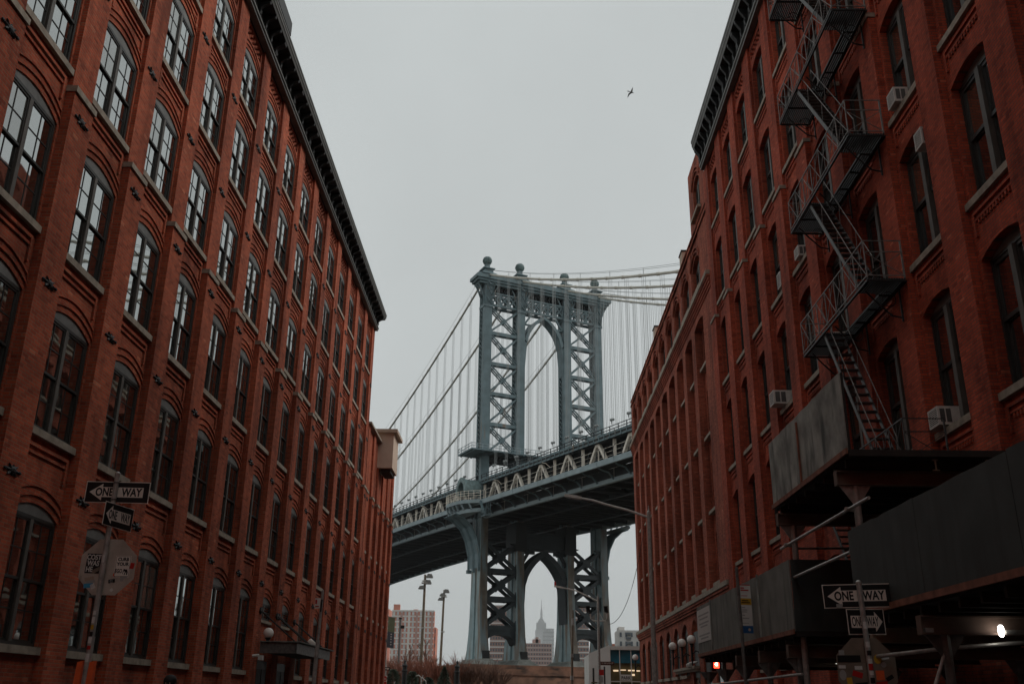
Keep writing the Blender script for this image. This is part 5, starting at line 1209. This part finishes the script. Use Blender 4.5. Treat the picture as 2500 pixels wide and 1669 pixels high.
for sg in (-1, 1): mb = NB(); ribbon(mb, min(sg * 5.2, sg * 15.6), max(sg * 5.2, sg * 15.6), 5.25, 5.6); mb.build('upper_roadway', 'bridge_under', deck)
for t in CT:
    mb = NB(); ribbon(mb, t - .35, t + .35, -2.4, -1.7); mb.build('bottom_chord', 'bridge_fascia' if abs(t) > 14 else 'bridge_dark', deck)
    mb = NB(); ribbon(mb, t - .4, t + .4, 4.85, 5.25); mb.build('top_chord', 'bridge_dark', deck)
    mb = NB()
    for i, s in enumerate(ss):
        if i % 2 == par0:
            beam(mb, (t, s, zf(s) - 1.8), (t, s, zf(s) + 4.9), .2)
            for d in (-PN, PN):
                p, q = (t, s + d * .05, zf(s) + 4.85), (t, s + d * .97, zf(s + d) - 1.7)
                beam(mb, p, q, .55, .52)
            mb.hexa([(t - .3, s - .75, zf(s) + 4.3), (t + .3, s - .75, zf(s) + 4.3), (t + .3, s + .75, zf(s) + 4.3), (t - .3, s + .75, zf(s) + 4.3)], [(t - .3, s - .5, zf(s) + 4.85), (t + .3, s - .5, zf(s) + 4.85), (t + .3, s + .5, zf(s) + 4.85), (t - .3, s + .5, zf(s) + 4.85)])
        else: beam(mb, (t, s, zf(s) - 1.8), (t, s, zf(s) + 4.9), .55)
    mb.build('truss', 'bridge_cream' if abs(t) > 14 else 'bridge_dark', deck)
for sg in (-1, 1):
    t = sg * 18.2
    mb = NB(); ribbon(mb, min(sg * 15, t), max(sg * 15, t), -.1, .05); wk = mb
    mb = NB(); ribbon(mb, t - .06, t + .06, -.35, .55); ribbon(mb, t - .2, t + .2, -.45, -.35)
    for i, s in enumerate(ss): bb(mb, min(t, t + sg * .12), max(t, t + sg * .12), s - .12, s + .12, zf(s) - .35, zf(s) + .55)
    mb.build('fascia', 'bridge_fascia', deck)
    mb = NB()
    for s in ss:
        if abs(s) > 190: continue
        for w in (0, PN / 2):
            x = s + w; pts = [(t, zf(x) + .3), (t + sg * .12, zf(x) + 1.5), (t - sg * .05, zf(x) + 2.3), (t - sg * .5, zf(x) + 2.75)]
            for a, b in zip(pts, pts[1:]): beam(mb, (a[0], x, a[1]), (b[0], x, b[1]), .09)
    mb.mi = 1
    for h, w in ((.85, .04), (1.55, .04), (2.3, .05)): ribbon(mb, t - .02, t + .02, h - w / 2, h + w / 2)
    mb.build('walkway_fence', ['bridge_dark', 'bridge_cream'], deck)
    mb = wk; mb.mi = 1
    for s in ss:
        pts = [(t, zf(s) - .3), (sg * 17.4, zf(s) - .7), (sg * 16.0, zf(s) - 1.0), (sg * 15.0, zf(s) - 2.0)]
        for a, b in zip(pts, pts[1:]): beam(mb, (a[0], s, a[1]), (b[0], s, b[1]), .22)
    mb.build('walkway', ['bridge_under', 'bridge_blue'], deck)
    u = sg * 15.5
    mb = NB(); ribbon(mb, u - .05, u + .05, 4.9, 6.0)
    for s in ss:
        for w in (0, 1.77, 3.53): x = s + w; bb(mb, min(u, u + sg * .14), max(u, u + sg * .14), x - .09, x + .09, zf(x) + 4.9, zf(x) + 6.0)
    mb.build('upper_fascia', 'bridge_blue', deck)
    mb = NB()
    for h in (6.35, 6.9): ribbon(mb, u - .06, u + .06, h - .05, h + .05)
    for s in ss:
        for w in (0, 2.65): x = s + w; bb(mb, u - .07, u + .07, x - .07, x + .07, zf(x) + 6.0, zf(x) + 6.95)
    mb.build('upper_railing', 'bridge_dark', deck)
for s in (11.8, 33.1, -30.4):
    mb = NB(); p = [(-15.6, s, zf(s) + 3.4), (-16.6, s + .2, zf(s) + 4.0), (-17.5, s + .4, zf(s) + 4.0)]
    for a, b in zip(p, p[1:]): beam(mb, a, b, .12)
    mb.build('walkway_lamp', 'bridge_cream', deck)
# --- main cables, hand ropes
for t in CT:
    mb = MB(); pts = [W(t, s, zc(s)) for s in [-224 + 7 * i for i in range(32)] + [0] + [6 + 7 * i for i in range(28)]]
    mb.tube(pts, .25, 8)
    for s in [S0 + PN * i for i in range(80)]:
        if -200 < s < 140 and abs(s) > 4: mb.tube([W(t, s - .3, zc(s - .3)), W(t, s + .3, zc(s + .3))], .32, 8)
    c = mb.build('main_cable', 'cable_cream', bridge)
    mb = MB()
    for d in (-.45, .45): mb.tube([W(t + d, s, zc(s) + 1.25) for s in [-224 + 7 * i for i in range(32)] + [0] + [6 + 7 * i for i in range(28)]], .035, 4)
    for s in [-200 + 2 * PN * i for i in range(32)]:
        if abs(s) > 4: mb.tube([W(t, s, zc(s)), W(t, s, zc(s) + 1.3)], .05, 4)
    mb.build('hand_rope', 'rope', c)
# --- suspenders: the hundred that show largest as parts
hang = []
for j, t in enumerate(CT):
    for s in ss:
        if -170 < s < 88 and abs(s) > 5 and zc(s) - zf(s) > 9: hang.append((j, -s, t, s))
hang.sort(key=lambda q: (q[0] > 1 and abs(q[3]) > 90, q[0], abs(q[3]))); restm = MB()
for k, (j, _, t, s) in enumerate(hang):
    mb = MB() if k < 100 else restm
    zt, zb = zc(s), zf(s) + 5.3
    for ds in (-.55, -.05, .55): mb.tube([W(t, s + ds, zt), W(t, s + ds, zb)], .03, 4, cap=False)
    mb.bar(W(t, s - .55, zb), W(t, s + .55, zb), .1)
    mb.tube([W(t, s, zb), W(t, s, zb + 1.5)], .12, 6)
    if j in (0, 3) or k % 3 == 0:
        c = Vector(W(t - .5, s, zb + 2.8 + (j % 2))); mb.sphere(c, .3, 8); mb.sphere(c + Vector((.35, 0, .1)), .24, 8); mb.tube([c, c - Vector((0, 0, .7))], .08, 5)
    if k < 100: mb.build('suspender', 'rope', bridge)
stuff(restm.build('suspender', 'rope', bridge))

# ================================================================== PARK AT THE RIVER END
mb = MB(); mb.hexa(((-60, 84, -.1), (5.5, 84, -.1), (2, 186, -.1), (-60, 186, -.1)), ((-60, 90, 2.2), (4.5, 92, 2.0), (-2, 180, 2.2), (-60, 180, 2.4))); struct(mb.build('park_lawn', 'soil'))
def flood_pole(base, top, r, heads, label):
    t = thing('floodlight_pole', base, label, 'light pole', 'wooden floodlight poles in the park')
    mb = MB(); mb.tube([base, top], [r * 1.15, r * .8], 10); mb.build('shaft', 'wood_pole', t)
    mb = MB(); x, y, z = top; mb.tube([(x, y, z - .75), (x, y, z - .6)], r * 1.9, 8); mb.tube([(x, y, z - 5.6), (x, y, z - 5.45)], r * 1.5, 8); mb.box(x - r * 2.2, x + r * 2.2, y - r * 2.2, y + r * 2.2, z - .95, z - .85); mb.build('collar', 'galv', t)
    for dx, dz, s in heads:
        mb = MB(); c = Vector((x + dx, y - .1, z + dz)); k = r * 1.5
        mb.hexa((c + Vector((-k * 1.6, -k, -k * .9 - s * k * .5)), c + Vector((k * 1.6, -k, -k * .9 + s * -k * .5)), c + Vector((k * 1.6, k, -k * .6)), c + Vector((-k * 1.6, k, -k * .6))), (c + Vector((-k * .9, -k * .7, k * .8)), c + Vector((k * .9, -k * .7, k * .8 - s * k * .3)), c + Vector((k * .9, k * .7, k * .8)), c + Vector((-k * .9, k * .7, k * .8)))); mb.bar(c, (x, y, z + dz - .1), .08); mb.build('floodlight', 'galv_dark', t)
flood_pole((-10.43, 105, 2.1), (-10.36, 105, 14.25), .155, ((.5, -.1, 1), (.36, -.75, 1), (-.3, -1.4, -1)), 'tall wooden pole with three floodlights before the red and white tower block')
flood_pole((-10.85, 135, 2.2), (-10.6, 135, 15.8), .17, ((.33, -.1, 1), (-.2, -.68, -1), (-.42, -1.25, -1)), 'shorter looking wooden floodlight pole just left of the bridge leg')
t = thing('floodlight_pole', (-12.15, 100, 2.1), 'slim grey pole with one small floodlight standing beside the green banner', 'light pole', 'wooden floodlight poles in the park')
mb = MB(); mb.tube([(-12.15, 100, 2.1), (-12.2, 100, 9.2)], .11, 8); mb.build('shaft', 'galv_dark', t); mb = MB(); mb.box(-12.1, -11.75, 99.9, 100.1, 8.3, 8.6); mb.tube([(-12.2, 100, 9.2), (-12.2, 100, 9.35)], .16, 8); mb.build('floodlight', 'iron_black', t)
t = thing('banner_post', (-11.2, 84, .1), 'post with a green over grey park banner at the far end of the left buildings', 'banner', None)
mb = MB(); mb.tube([(-11.2, 84, .1), (-11.4, 84, 8.7)], .06, 8); mb.bar((-11.38, 84, 8.2), (-10.65, 84, 8.1), .05); mb.bar((-11.33, 84, 5.7), (-10.68, 84, 5.6), .05); mb.build('pole', 'galv', t)
mb = MB(); mb.hexa(((-11.28, 83.99, 6.98), (-10.70, 83.99, 6.88), (-10.70, 84.01, 6.88), (-11.28, 84.01, 6.98)), ((-11.28, 83.99, 8.22), (-10.70, 83.99, 8.14), (-10.70, 84.01, 8.14), (-11.28, 84.01, 8.22))); mb.mi = 1
mb.hexa(((-11.28, 83.99, 5.70), (-10.70, 83.99, 5.62), (-10.70, 84.01, 5.62), (-11.28, 84.01, 5.70)), ((-11.28, 83.99, 6.98), (-10.70, 83.99, 6.88), (-10.70, 84.01, 6.88), (-11.28, 84.01, 6.98)))
b = mb.build('banner', ['banner_green', 'banner_grey'], t)
mb = MB()
for z in (6.75, 6.55, 6.35, 6.12, 5.92): mb.box(-11.0, -10.9, 83.975, 83.985, z - .045, z + .045)
mb.build('faint_print', 'paper_white', b)
t = thing('street_sign', (-11.17, 83, .1), 'small far post with an arrow sign over a red no entry sign', 'street sign')
mb = MB(); mb.tube([(-11.1, 83, .1), (-11.1, 83, 4.3)], .05, 8); mb.build('pole', 'galv', t)
mb = MB(); mb.box(-11.25, -10.75, 82.93, 82.95, 3.84, 4.08); s = mb.build('arrow_sign', 'sign_black', t)
mb = MB(); mb.face(((-11.2, 82.92, 3.93), (-10.98, 82.92, 3.93), (-10.98, 82.92, 3.88), (-10.8, 82.92, 3.96), (-10.98, 82.92, 4.04), (-10.98, 82.92, 3.99), (-11.2, 82.92, 3.99))); mb.build('arrow', 'sign_white', s)
mb = MB(); mb.box(-11.3, -10.98, 82.93, 82.95, 2.6, 3.42); s = mb.build('no_entry_sign', 'sign_white', t)
mb = MB(); mb.face([(-11.14 + .155 * math.cos(a), 82.92, 3.2 + .2 * math.sin(a)) for a in [k * math.pi / 10 for k in range(20)]]); mb.mi = 1; mb.box(-11.24, -11.04, 82.905, 82.915, 3.14, 3.2); mb.mi = 0; mb.box(-11.28, -11.0, 82.915, 82.925, 2.65, 2.95); mb.build('disc', ['red', 'sign_white'], s)
bol = thing('iron_post', (-10.36, 90, 2.0), 'black iron post with a pointed finial, left one of two before the shrubs', 'post', 'black iron posts at the park edge')
mb = MB(); mb.lathe((-10.36, 90, 2.0), [(.30, 0), (.30, .4), (.24, .5), (.22, 1.9), (.26, 1.95), (.26, 2.05), (.20, 2.1), (.20, 2.35), (.26, 2.4), (.24, 2.5), (.14, 2.58), (.08, 2.7), (.10, 2.78), (.09, 2.86), (.03, 2.95), (.001, 3.02)], 12); mb.build('shaft', 'iron_black', bol)
copy_thing(bol, (-5.66, 90, 1.95), 'black cast iron post with a pointed finial, the right one nearer the bridge leg')
mb = MB(); mb.tube([(-9.0, 92, 2.1), (-9.05, 92, 3.5), (-9.3, 92, 3.7), (-9.55, 92, 3.6)], .05, 6); mb.tube([(-9.0, 92, 3.5), (-8.6, 92, 3.2), (-8.5, 92, 2.1)], .05, 6); tag(mb.build('hand_rail', 'galv'), 'short bent grey hand rail between the two dark evergreens', 'railing')

def bare_plant(name, x, y, z0, h, spread, n, m, label, cat, group, r0=.035, depth=3):
    rnd = random.Random(int(x * 100 + y * 7)); t = thing(name, (x, y, z0), label, cat, group); tr = MB(); tw = MB()
    def grow(p, d, l, r, k):
        q = p + d * l; mid = p + d * (l * .5) + Vector((rnd.uniform(-1, 1), rnd.uniform(-1, 1), 0)) * l * .06
        (tr if k == depth else tw).tube([p, mid, q], [r, r * .85, r * .65], 4 if k < depth else 6, cap=False)
        if k <= 0: return
        for i in range(rnd.randint(3, 4)):
            u = rnd.uniform(.35, 1.0); nd = (d + Vector((rnd.uniform(-1, 1), rnd.uniform(-1, 1), rnd.uniform(-.15, .6))) * .62).normalized()
            grow(p + d * (l * u), nd, l * rnd.uniform(.45, .72), r * .58, k - 1)
    for i in range(n):
        a = rnd.uniform(0, 6.28); grow(Vector((x + math.cos(a) * spread * .25, y + math.sin(a) * spread * .2, z0)), Vector((math.cos(a) * spread * .25, math.sin(a) * spread * .2, 1)).normalized(), h * rnd.uniform(.36, .5), r0 * rnd.uniform(.7, 1.2), depth)
    tr.build('trunk' if n < 3 else 'stems', m, t); tw.build('twigs', m, t); return t
PG = 'bare shrubs along the park edge'
for i, (x, y, h, s, n, lab) in enumerate(((-12.2, 96, 3.2, 1.6, 12, 'reddish bare shrub at the foot of the green banner post'), (-10.9, 98, 3.4, 1.6, 13, 'reddish bare shrub behind the left black iron post'), (-9.4, 97, 3.0, 1.6, 13, 'reddish bare shrub just right of the tall floodlight pole'),
        (-8.2, 99, 3.6, 1.5, 13, 'tallest reddish bare shrub midway between the two iron posts'), (-6.9, 96, 3.2, 1.5, 13, 'reddish bare shrub directly left of the right iron post'), (-5.4, 97, 3.1, 1.6, 13, 'brown bare shrub behind the right iron post'), (-3.9, 98, 2.9, 1.7, 13, 'brown bare shrub in front of the left bridge leg'), (-2.4, 99, 2.5, 1.6, 12, 'low brown bare shrub in front of the masonry pier'), (-13.6, 99, 3.1, 1.6, 10, 'reddish bare shrub mostly hidden by the end of the left building'))):
    bare_plant('bare_shrub', x, y, 2.0, h * 1.3, s * 1.15, n + 8, 'twig_red' if i < 5 else 'twig', lab, 'shrub', PG, .045, 3)
TG = 'bare young trees in the park'
for x, y, h, lab in ((-12.0, 104, 6.0, 'bare young tree spreading in front of the red and white tower block'), (-9.2, 108, 7.2, 'bare young tree just right of the tall floodlight pole'), (-6.1, 104, 5.0, 'bare young tree rising behind the right iron post'), (-7.8, 112, 5.2, 'thin bare young tree left of the second floodlight pole base')):
    bare_plant('bare_tree', x, y, 2.1, h, 1.0, 1, 'twig', lab, 'tree', TG, .10, 4)
def evergreen(x, y, z0, h, w, label, cone):
    rnd = random.Random(int(x * 31)); t = thing('evergreen_shrub', (x, y, z0), label, 'shrub', 'dark evergreens at the park edge'); mb = MB()
    for i in range(2600):
        u = rnd.random(); a = rnd.uniform(0, 6.283); lob = 1 + .22 * math.sin(a * 3 + u * 9) + .12 * math.sin(a * 7 + u * 15)
        prof = (1 - u) ** (.85 if cone else .45) * (.35 + .65 * min(1, u * 4 + .3)); r = w * prof * lob * math.sqrt(rnd.uniform(.25, 1))
        p = Vector((x + r * math.cos(a), y + r * math.sin(a), z0 + u * h)); d = Vector((math.cos(a), math.sin(a), rnd.uniform(-.1, .9))).normalized(); q = Vector((rnd.uniform(-1, 1), rnd.uniform(-1, 1), rnd.uniform(-1, 1))).normalized()
        l = rnd.uniform(.08, .2); e = d.cross(q).normalized() * l * .33; mb.face((p - e, p + d * l * .5 - e * .6, p + d * l, p + d * l * .5 + e * .6, p + e))
    mb.build('foliage', 'needle', t); mb = MB(); mb.tube([(x, y, z0 - .1), (x, y, z0 + h * .9)], [.07, .02], 6); mb.build('trunk', 'twig', t)
evergreen(-11.9, 94, 2.0, 2.2, .95, 'dark evergreen bush left of the left iron post', False); evergreen(-10.0, 93, 2.0, 2.0, .9, 'dark evergreen bush right of the left iron post', False); evergreen(-7.1, 94, 2.0, 2.5, .85, 'dark conical evergreen between the two iron posts', True); evergreen(-8.5, 93, 2.0, 1.5, .7, 'low dark evergreen bush beside the bent hand rail', False)

# ================================================================== GLASS SHOP BEYOND THE CROSSING
shop = thing('shop_building', (8.6, 93, .1), 'white and glass corner shop building beyond the brick loft, lit warmly inside', 'building')
mb = MB(); mb.hexa(((6.3, 92.5, 0), (8.17, 92, 0), (8.17, 92.2, 0), (6.3, 92.7, 0)), ((6.3, 92.5, 5.77), (8.17, 92, 6.5), (8.17, 92.2, 6.5), (6.3, 92.7, 5.77))); mb.box(6.3, 6.5, 92.7, 99, 0, 5.7); mb.build('wall', 'wall_white', shop)
mb = MB(); mb.box(6.62, 6.78, 92.35, 92.4, 2.9, 4.5); mb.box(7.15, 7.3, 92.1, 92.2, .3, 4.6); mb.build('slot_window', 'sash', shop)
mb = MB(); mb.box(8.2, 13.5, 91.9, 99, 6.1, 6.42); mb.build('roof_edge', 'far_white', shop)
mb = MB(); mb.box(8.2, 13.5, 98.5, 98.7, 0, 6.1); mb.box(6.5, 13.5, 92.3, 98.5, 3.2, 3.3); mb.build('interior', 'shop_dark', shop)
mb = MB(); mb.box(8.25, 13.4, 92.30, 92.34, 4.95, 6.08); mb.build('teal_panel', 'shop_teal', shop)
mb = MB(); mb.box(8.2, 13.5, 92.62, 92.66, 3.3, 4.95); mb.build('back_panel', 'shop_dark', shop)
for x0, x1, z, h in ((8.55, 9.0, 4.30, .07), (9.15, 9.7, 4.36, .04), (9.9, 10.5, 4.33, .06), (10.55, 11.0, 4.3, .05), (10.25, 10.5, 3.95, .08)):
    mb = MB(); mb.box(x0, x1, 92.5, 92.55, z - h, z + h); mb.build('shop_light', 'lamp_warm', shop)
mb = MB(); mb.box(8.17, 8.25, 91.95, 92.1, 0, 6.1)
for x in (9.11, 10.15, 11.2, 12.3): mb.box(x - .035, x + .035, 91.95, 92.1, 0, 6.1)
mb.box(8.25, 13.5, 91.96, 92.09, 3.32, 3.4); mb.box(8.25, 13.5, 91.96, 92.09, 2.55, 2.63); mb.build('mullion', 'far_white', shop)
s = MB(); s.box(9.17, 10.07, 91.9, 91.93, 3.43, 3.95); s = s.build('park_sign', 'far_white', shop)
text_on(frame((9.62, 91.895, 3.66), 0), 'PARK', .40, 'iron_grey', s, (0, 0), .004, .012, .86)

# ================================================================== FAR BUILDINGS
def far_block(name, label, x0, x1, y, dep, z1, wallm, winm, nx, nz, zwin0, ww, wh, bands=None, roof=None, z0=-1):
    t = thing(name, ((x0 + x1) / 2, y, z0), label, 'building', 'distant buildings across the river')
    mb = MB(); mb.box(x0, x1, y, y + dep, z0, z1); mb.build('wall', wallm, t)
    W_, H_ = (x1 - x0) / nx, (z1 - zwin0) / nz; pos = []
    for j in range(nz):
        for i in range(nx): pos.append((x0 + W_ * (i + .5), zwin0 + H_ * (j + .5)))
    pos.sort(key=lambda q: -q[1]); w_, h_ = W_ * ww, H_ * wh
    m = MB(); m.box(-w_ / 2, w_ / 2, -.25, .05, -h_ / 2, h_ / 2); me = m.mesh('window', winm); rest = MB()
    for k, (x, z) in enumerate(pos):
        if k < 100: link('window', me, t, at=(x, y, z))
        else: rest.box(x - w_ / 2, x + w_ / 2, y - .25, y + .05, z - h_ / 2, z + h_ / 2)
    if len(pos) > 100: stuff(rest.build('window', winm, t))
    if bands:
        for j in range(nz + 1):
            mb = MB(); mb.box(x0 - .05, x1 + .05, y - .35, y, zwin0 + H_ * j - bands[1] / 2, zwin0 + H_ * j + bands[1] / 2); mb.build('floor_band', bands[0], t)
    if roof:
        for (a, b, c) in roof: mb = MB(); mb.box(x0 + (x1 - x0) * a, x0 + (x1 - x0) * b, y + 2, y + dep * .7, z1, c); mb.build('penthouse', wallm, t)
    return t
rb = far_block('tower_block', 'red and white chequered tower block seen left of the bridge leg', -117.5, -79, 900, 8, 77.5, 'far_red', 'far_glass_pale', 11, 17, -4, .52, .62, ('far_white', 1.3), [(.02, .17, 83.3), (.5, .6, 79)])
for i in range(0, 11, 2):
    mb = MB(); x = -117.5 + 3.5 * (i + .5); mb.box(x - 1.0, x + 1.0, 899.5, 899.8, -4, 76); mb.build('pale_panel', 'far_pink' if i % 4 else 'far_white', rb)
far_block('tower_block', 'lower wing of red brick against the right edge of the chequered tower block', -79, -77.3, 905, 20, 63.5, 'far_red', 'far_glass', 1, 10, 0, .4, .5)
far_block('tower_block', 'second red tower block mostly hidden by the end of the left building', -150, -121.5, 905, 24, 79.5, 'far_red', 'far_glass_pale', 6, 14, 0, .5, .6, ('far_white', 1.2))
far_block('apartment_block', 'pink brick apartment block in the middle of the lower tower arch', 3.2, 22.5, 720, 18, 40.5, 'far_pink', 'far_glass', 10, 11, 8, .5, .42, ('far_white', .35), [(.28, .58, 43.5), (.40, .5, 45)])
far_block('apartment_block', 'banded brown apartment tower behind the left lattice of the bridge legs', -19.8, -8.0, 640, 16, 59.5, 'far_brown', 'far_glass', 7, 14, 8, .5, .4, ('far_white', .7))
far_block('apartment_block', 'banded brown apartment tower behind the right lattice of the bridge legs', 31.0, 42.5, 620, 16, 57.5, 'far_brown', 'far_glass', 6, 15, 6, .5, .4, ('far_white', .75))
gb = far_block('apartment_block', 'grey gridded high rise to the right of the skyscraper spire', 56, 84, 2500, 25, 173, 'far_grey', 'far_glass_pale', 7, 12, 60, .6, .6)
wb = far_block('apartment_block', 'white apartment block with curved balconies right of the bridge beside the loft corner', 32.8, 42.0, 335, 12, 24.3, 'far_white', 'far_glass', 5, 7, 4, .35, .5, None, [(.05, .27, 25.5)])
for j in range(5):
    mb = MB(); mb.lathe((36.3, 335, 16.5 + 1.55 * j), [(.001, 0), (.75, 0), (.75, .12), (.001, .13)], 14); mb.mi = 1; mb.box(35.4, 37.2, 334.7, 334.9, 16.8 + 1.55 * j, 17.4 + 1.55 * j); mb.build('balcony', ['iron_grey', 'far_glass'], wb)
far_block('apartment_block', 'low red brick roof line left of the white balcony block', 26, 33.4, 350, 10, 20.7, 'far_red', 'far_glass', 6, 3, 8, .4, .4)
esb = thing('skyscraper', (103, 5000, 0), 'pale hazy skyscraper with a stepped top and needle spire seen through the lower arch', 'building', 'distant buildings across the river')
mb = MB()
for hw, z0, z1 in ((34, 0, 300), (30, 300, 336), (25, 336, 372), (16, 372, 383), (10, 383, 391)): mb.box(103.5 - hw, 103.5 + hw, 5000 - hw * .6, 5000 + hw * .6, z0, z1)
for k in range(8): x = 103.5 - 22 + 6.2 * k; mb.box(x - .9, x + .9, 4983, 4984.6, 0, 368)
mb.build('wall', 'far_grey', esb)
mb = MB(); mb.lathe((105, 5000, 391), [(6.5, 0), (6, 26), (4.2, 44), (2.6, 52), (1.6, 60), (1.3, 80), (.3, 96)], 10); mb.build('spire', 'far_grey', esb)

# ------------------------------------------------------------------ air
mb = MB(); mb.box(-700, 900, -300, 5400, -8, 500); hz = stuff(mb.build('haze', 'iron_black'))
hm = bpy.data.materials.new('haze'); hm.use_nodes = True; hm.node_tree.nodes.clear()
o_ = hm.node_tree.nodes.new("ShaderNodeOutputMaterial"); v_ = hm.node_tree.nodes.new("ShaderNodeVolumePrincipled")
v_.inputs['Color'].default_value = (0.9, 0.93, 0.95, 1); v_.inputs['Density'].default_value = 0.00009; v_.inputs['Anisotropy'].default_value = 0.0
hm.node_tree.links.new(v_.outputs[0], o_.inputs['Volume']); hz.data.materials.clear(); hz.data.materials.append(hm)
scene.cycles.volume_bounces = 1
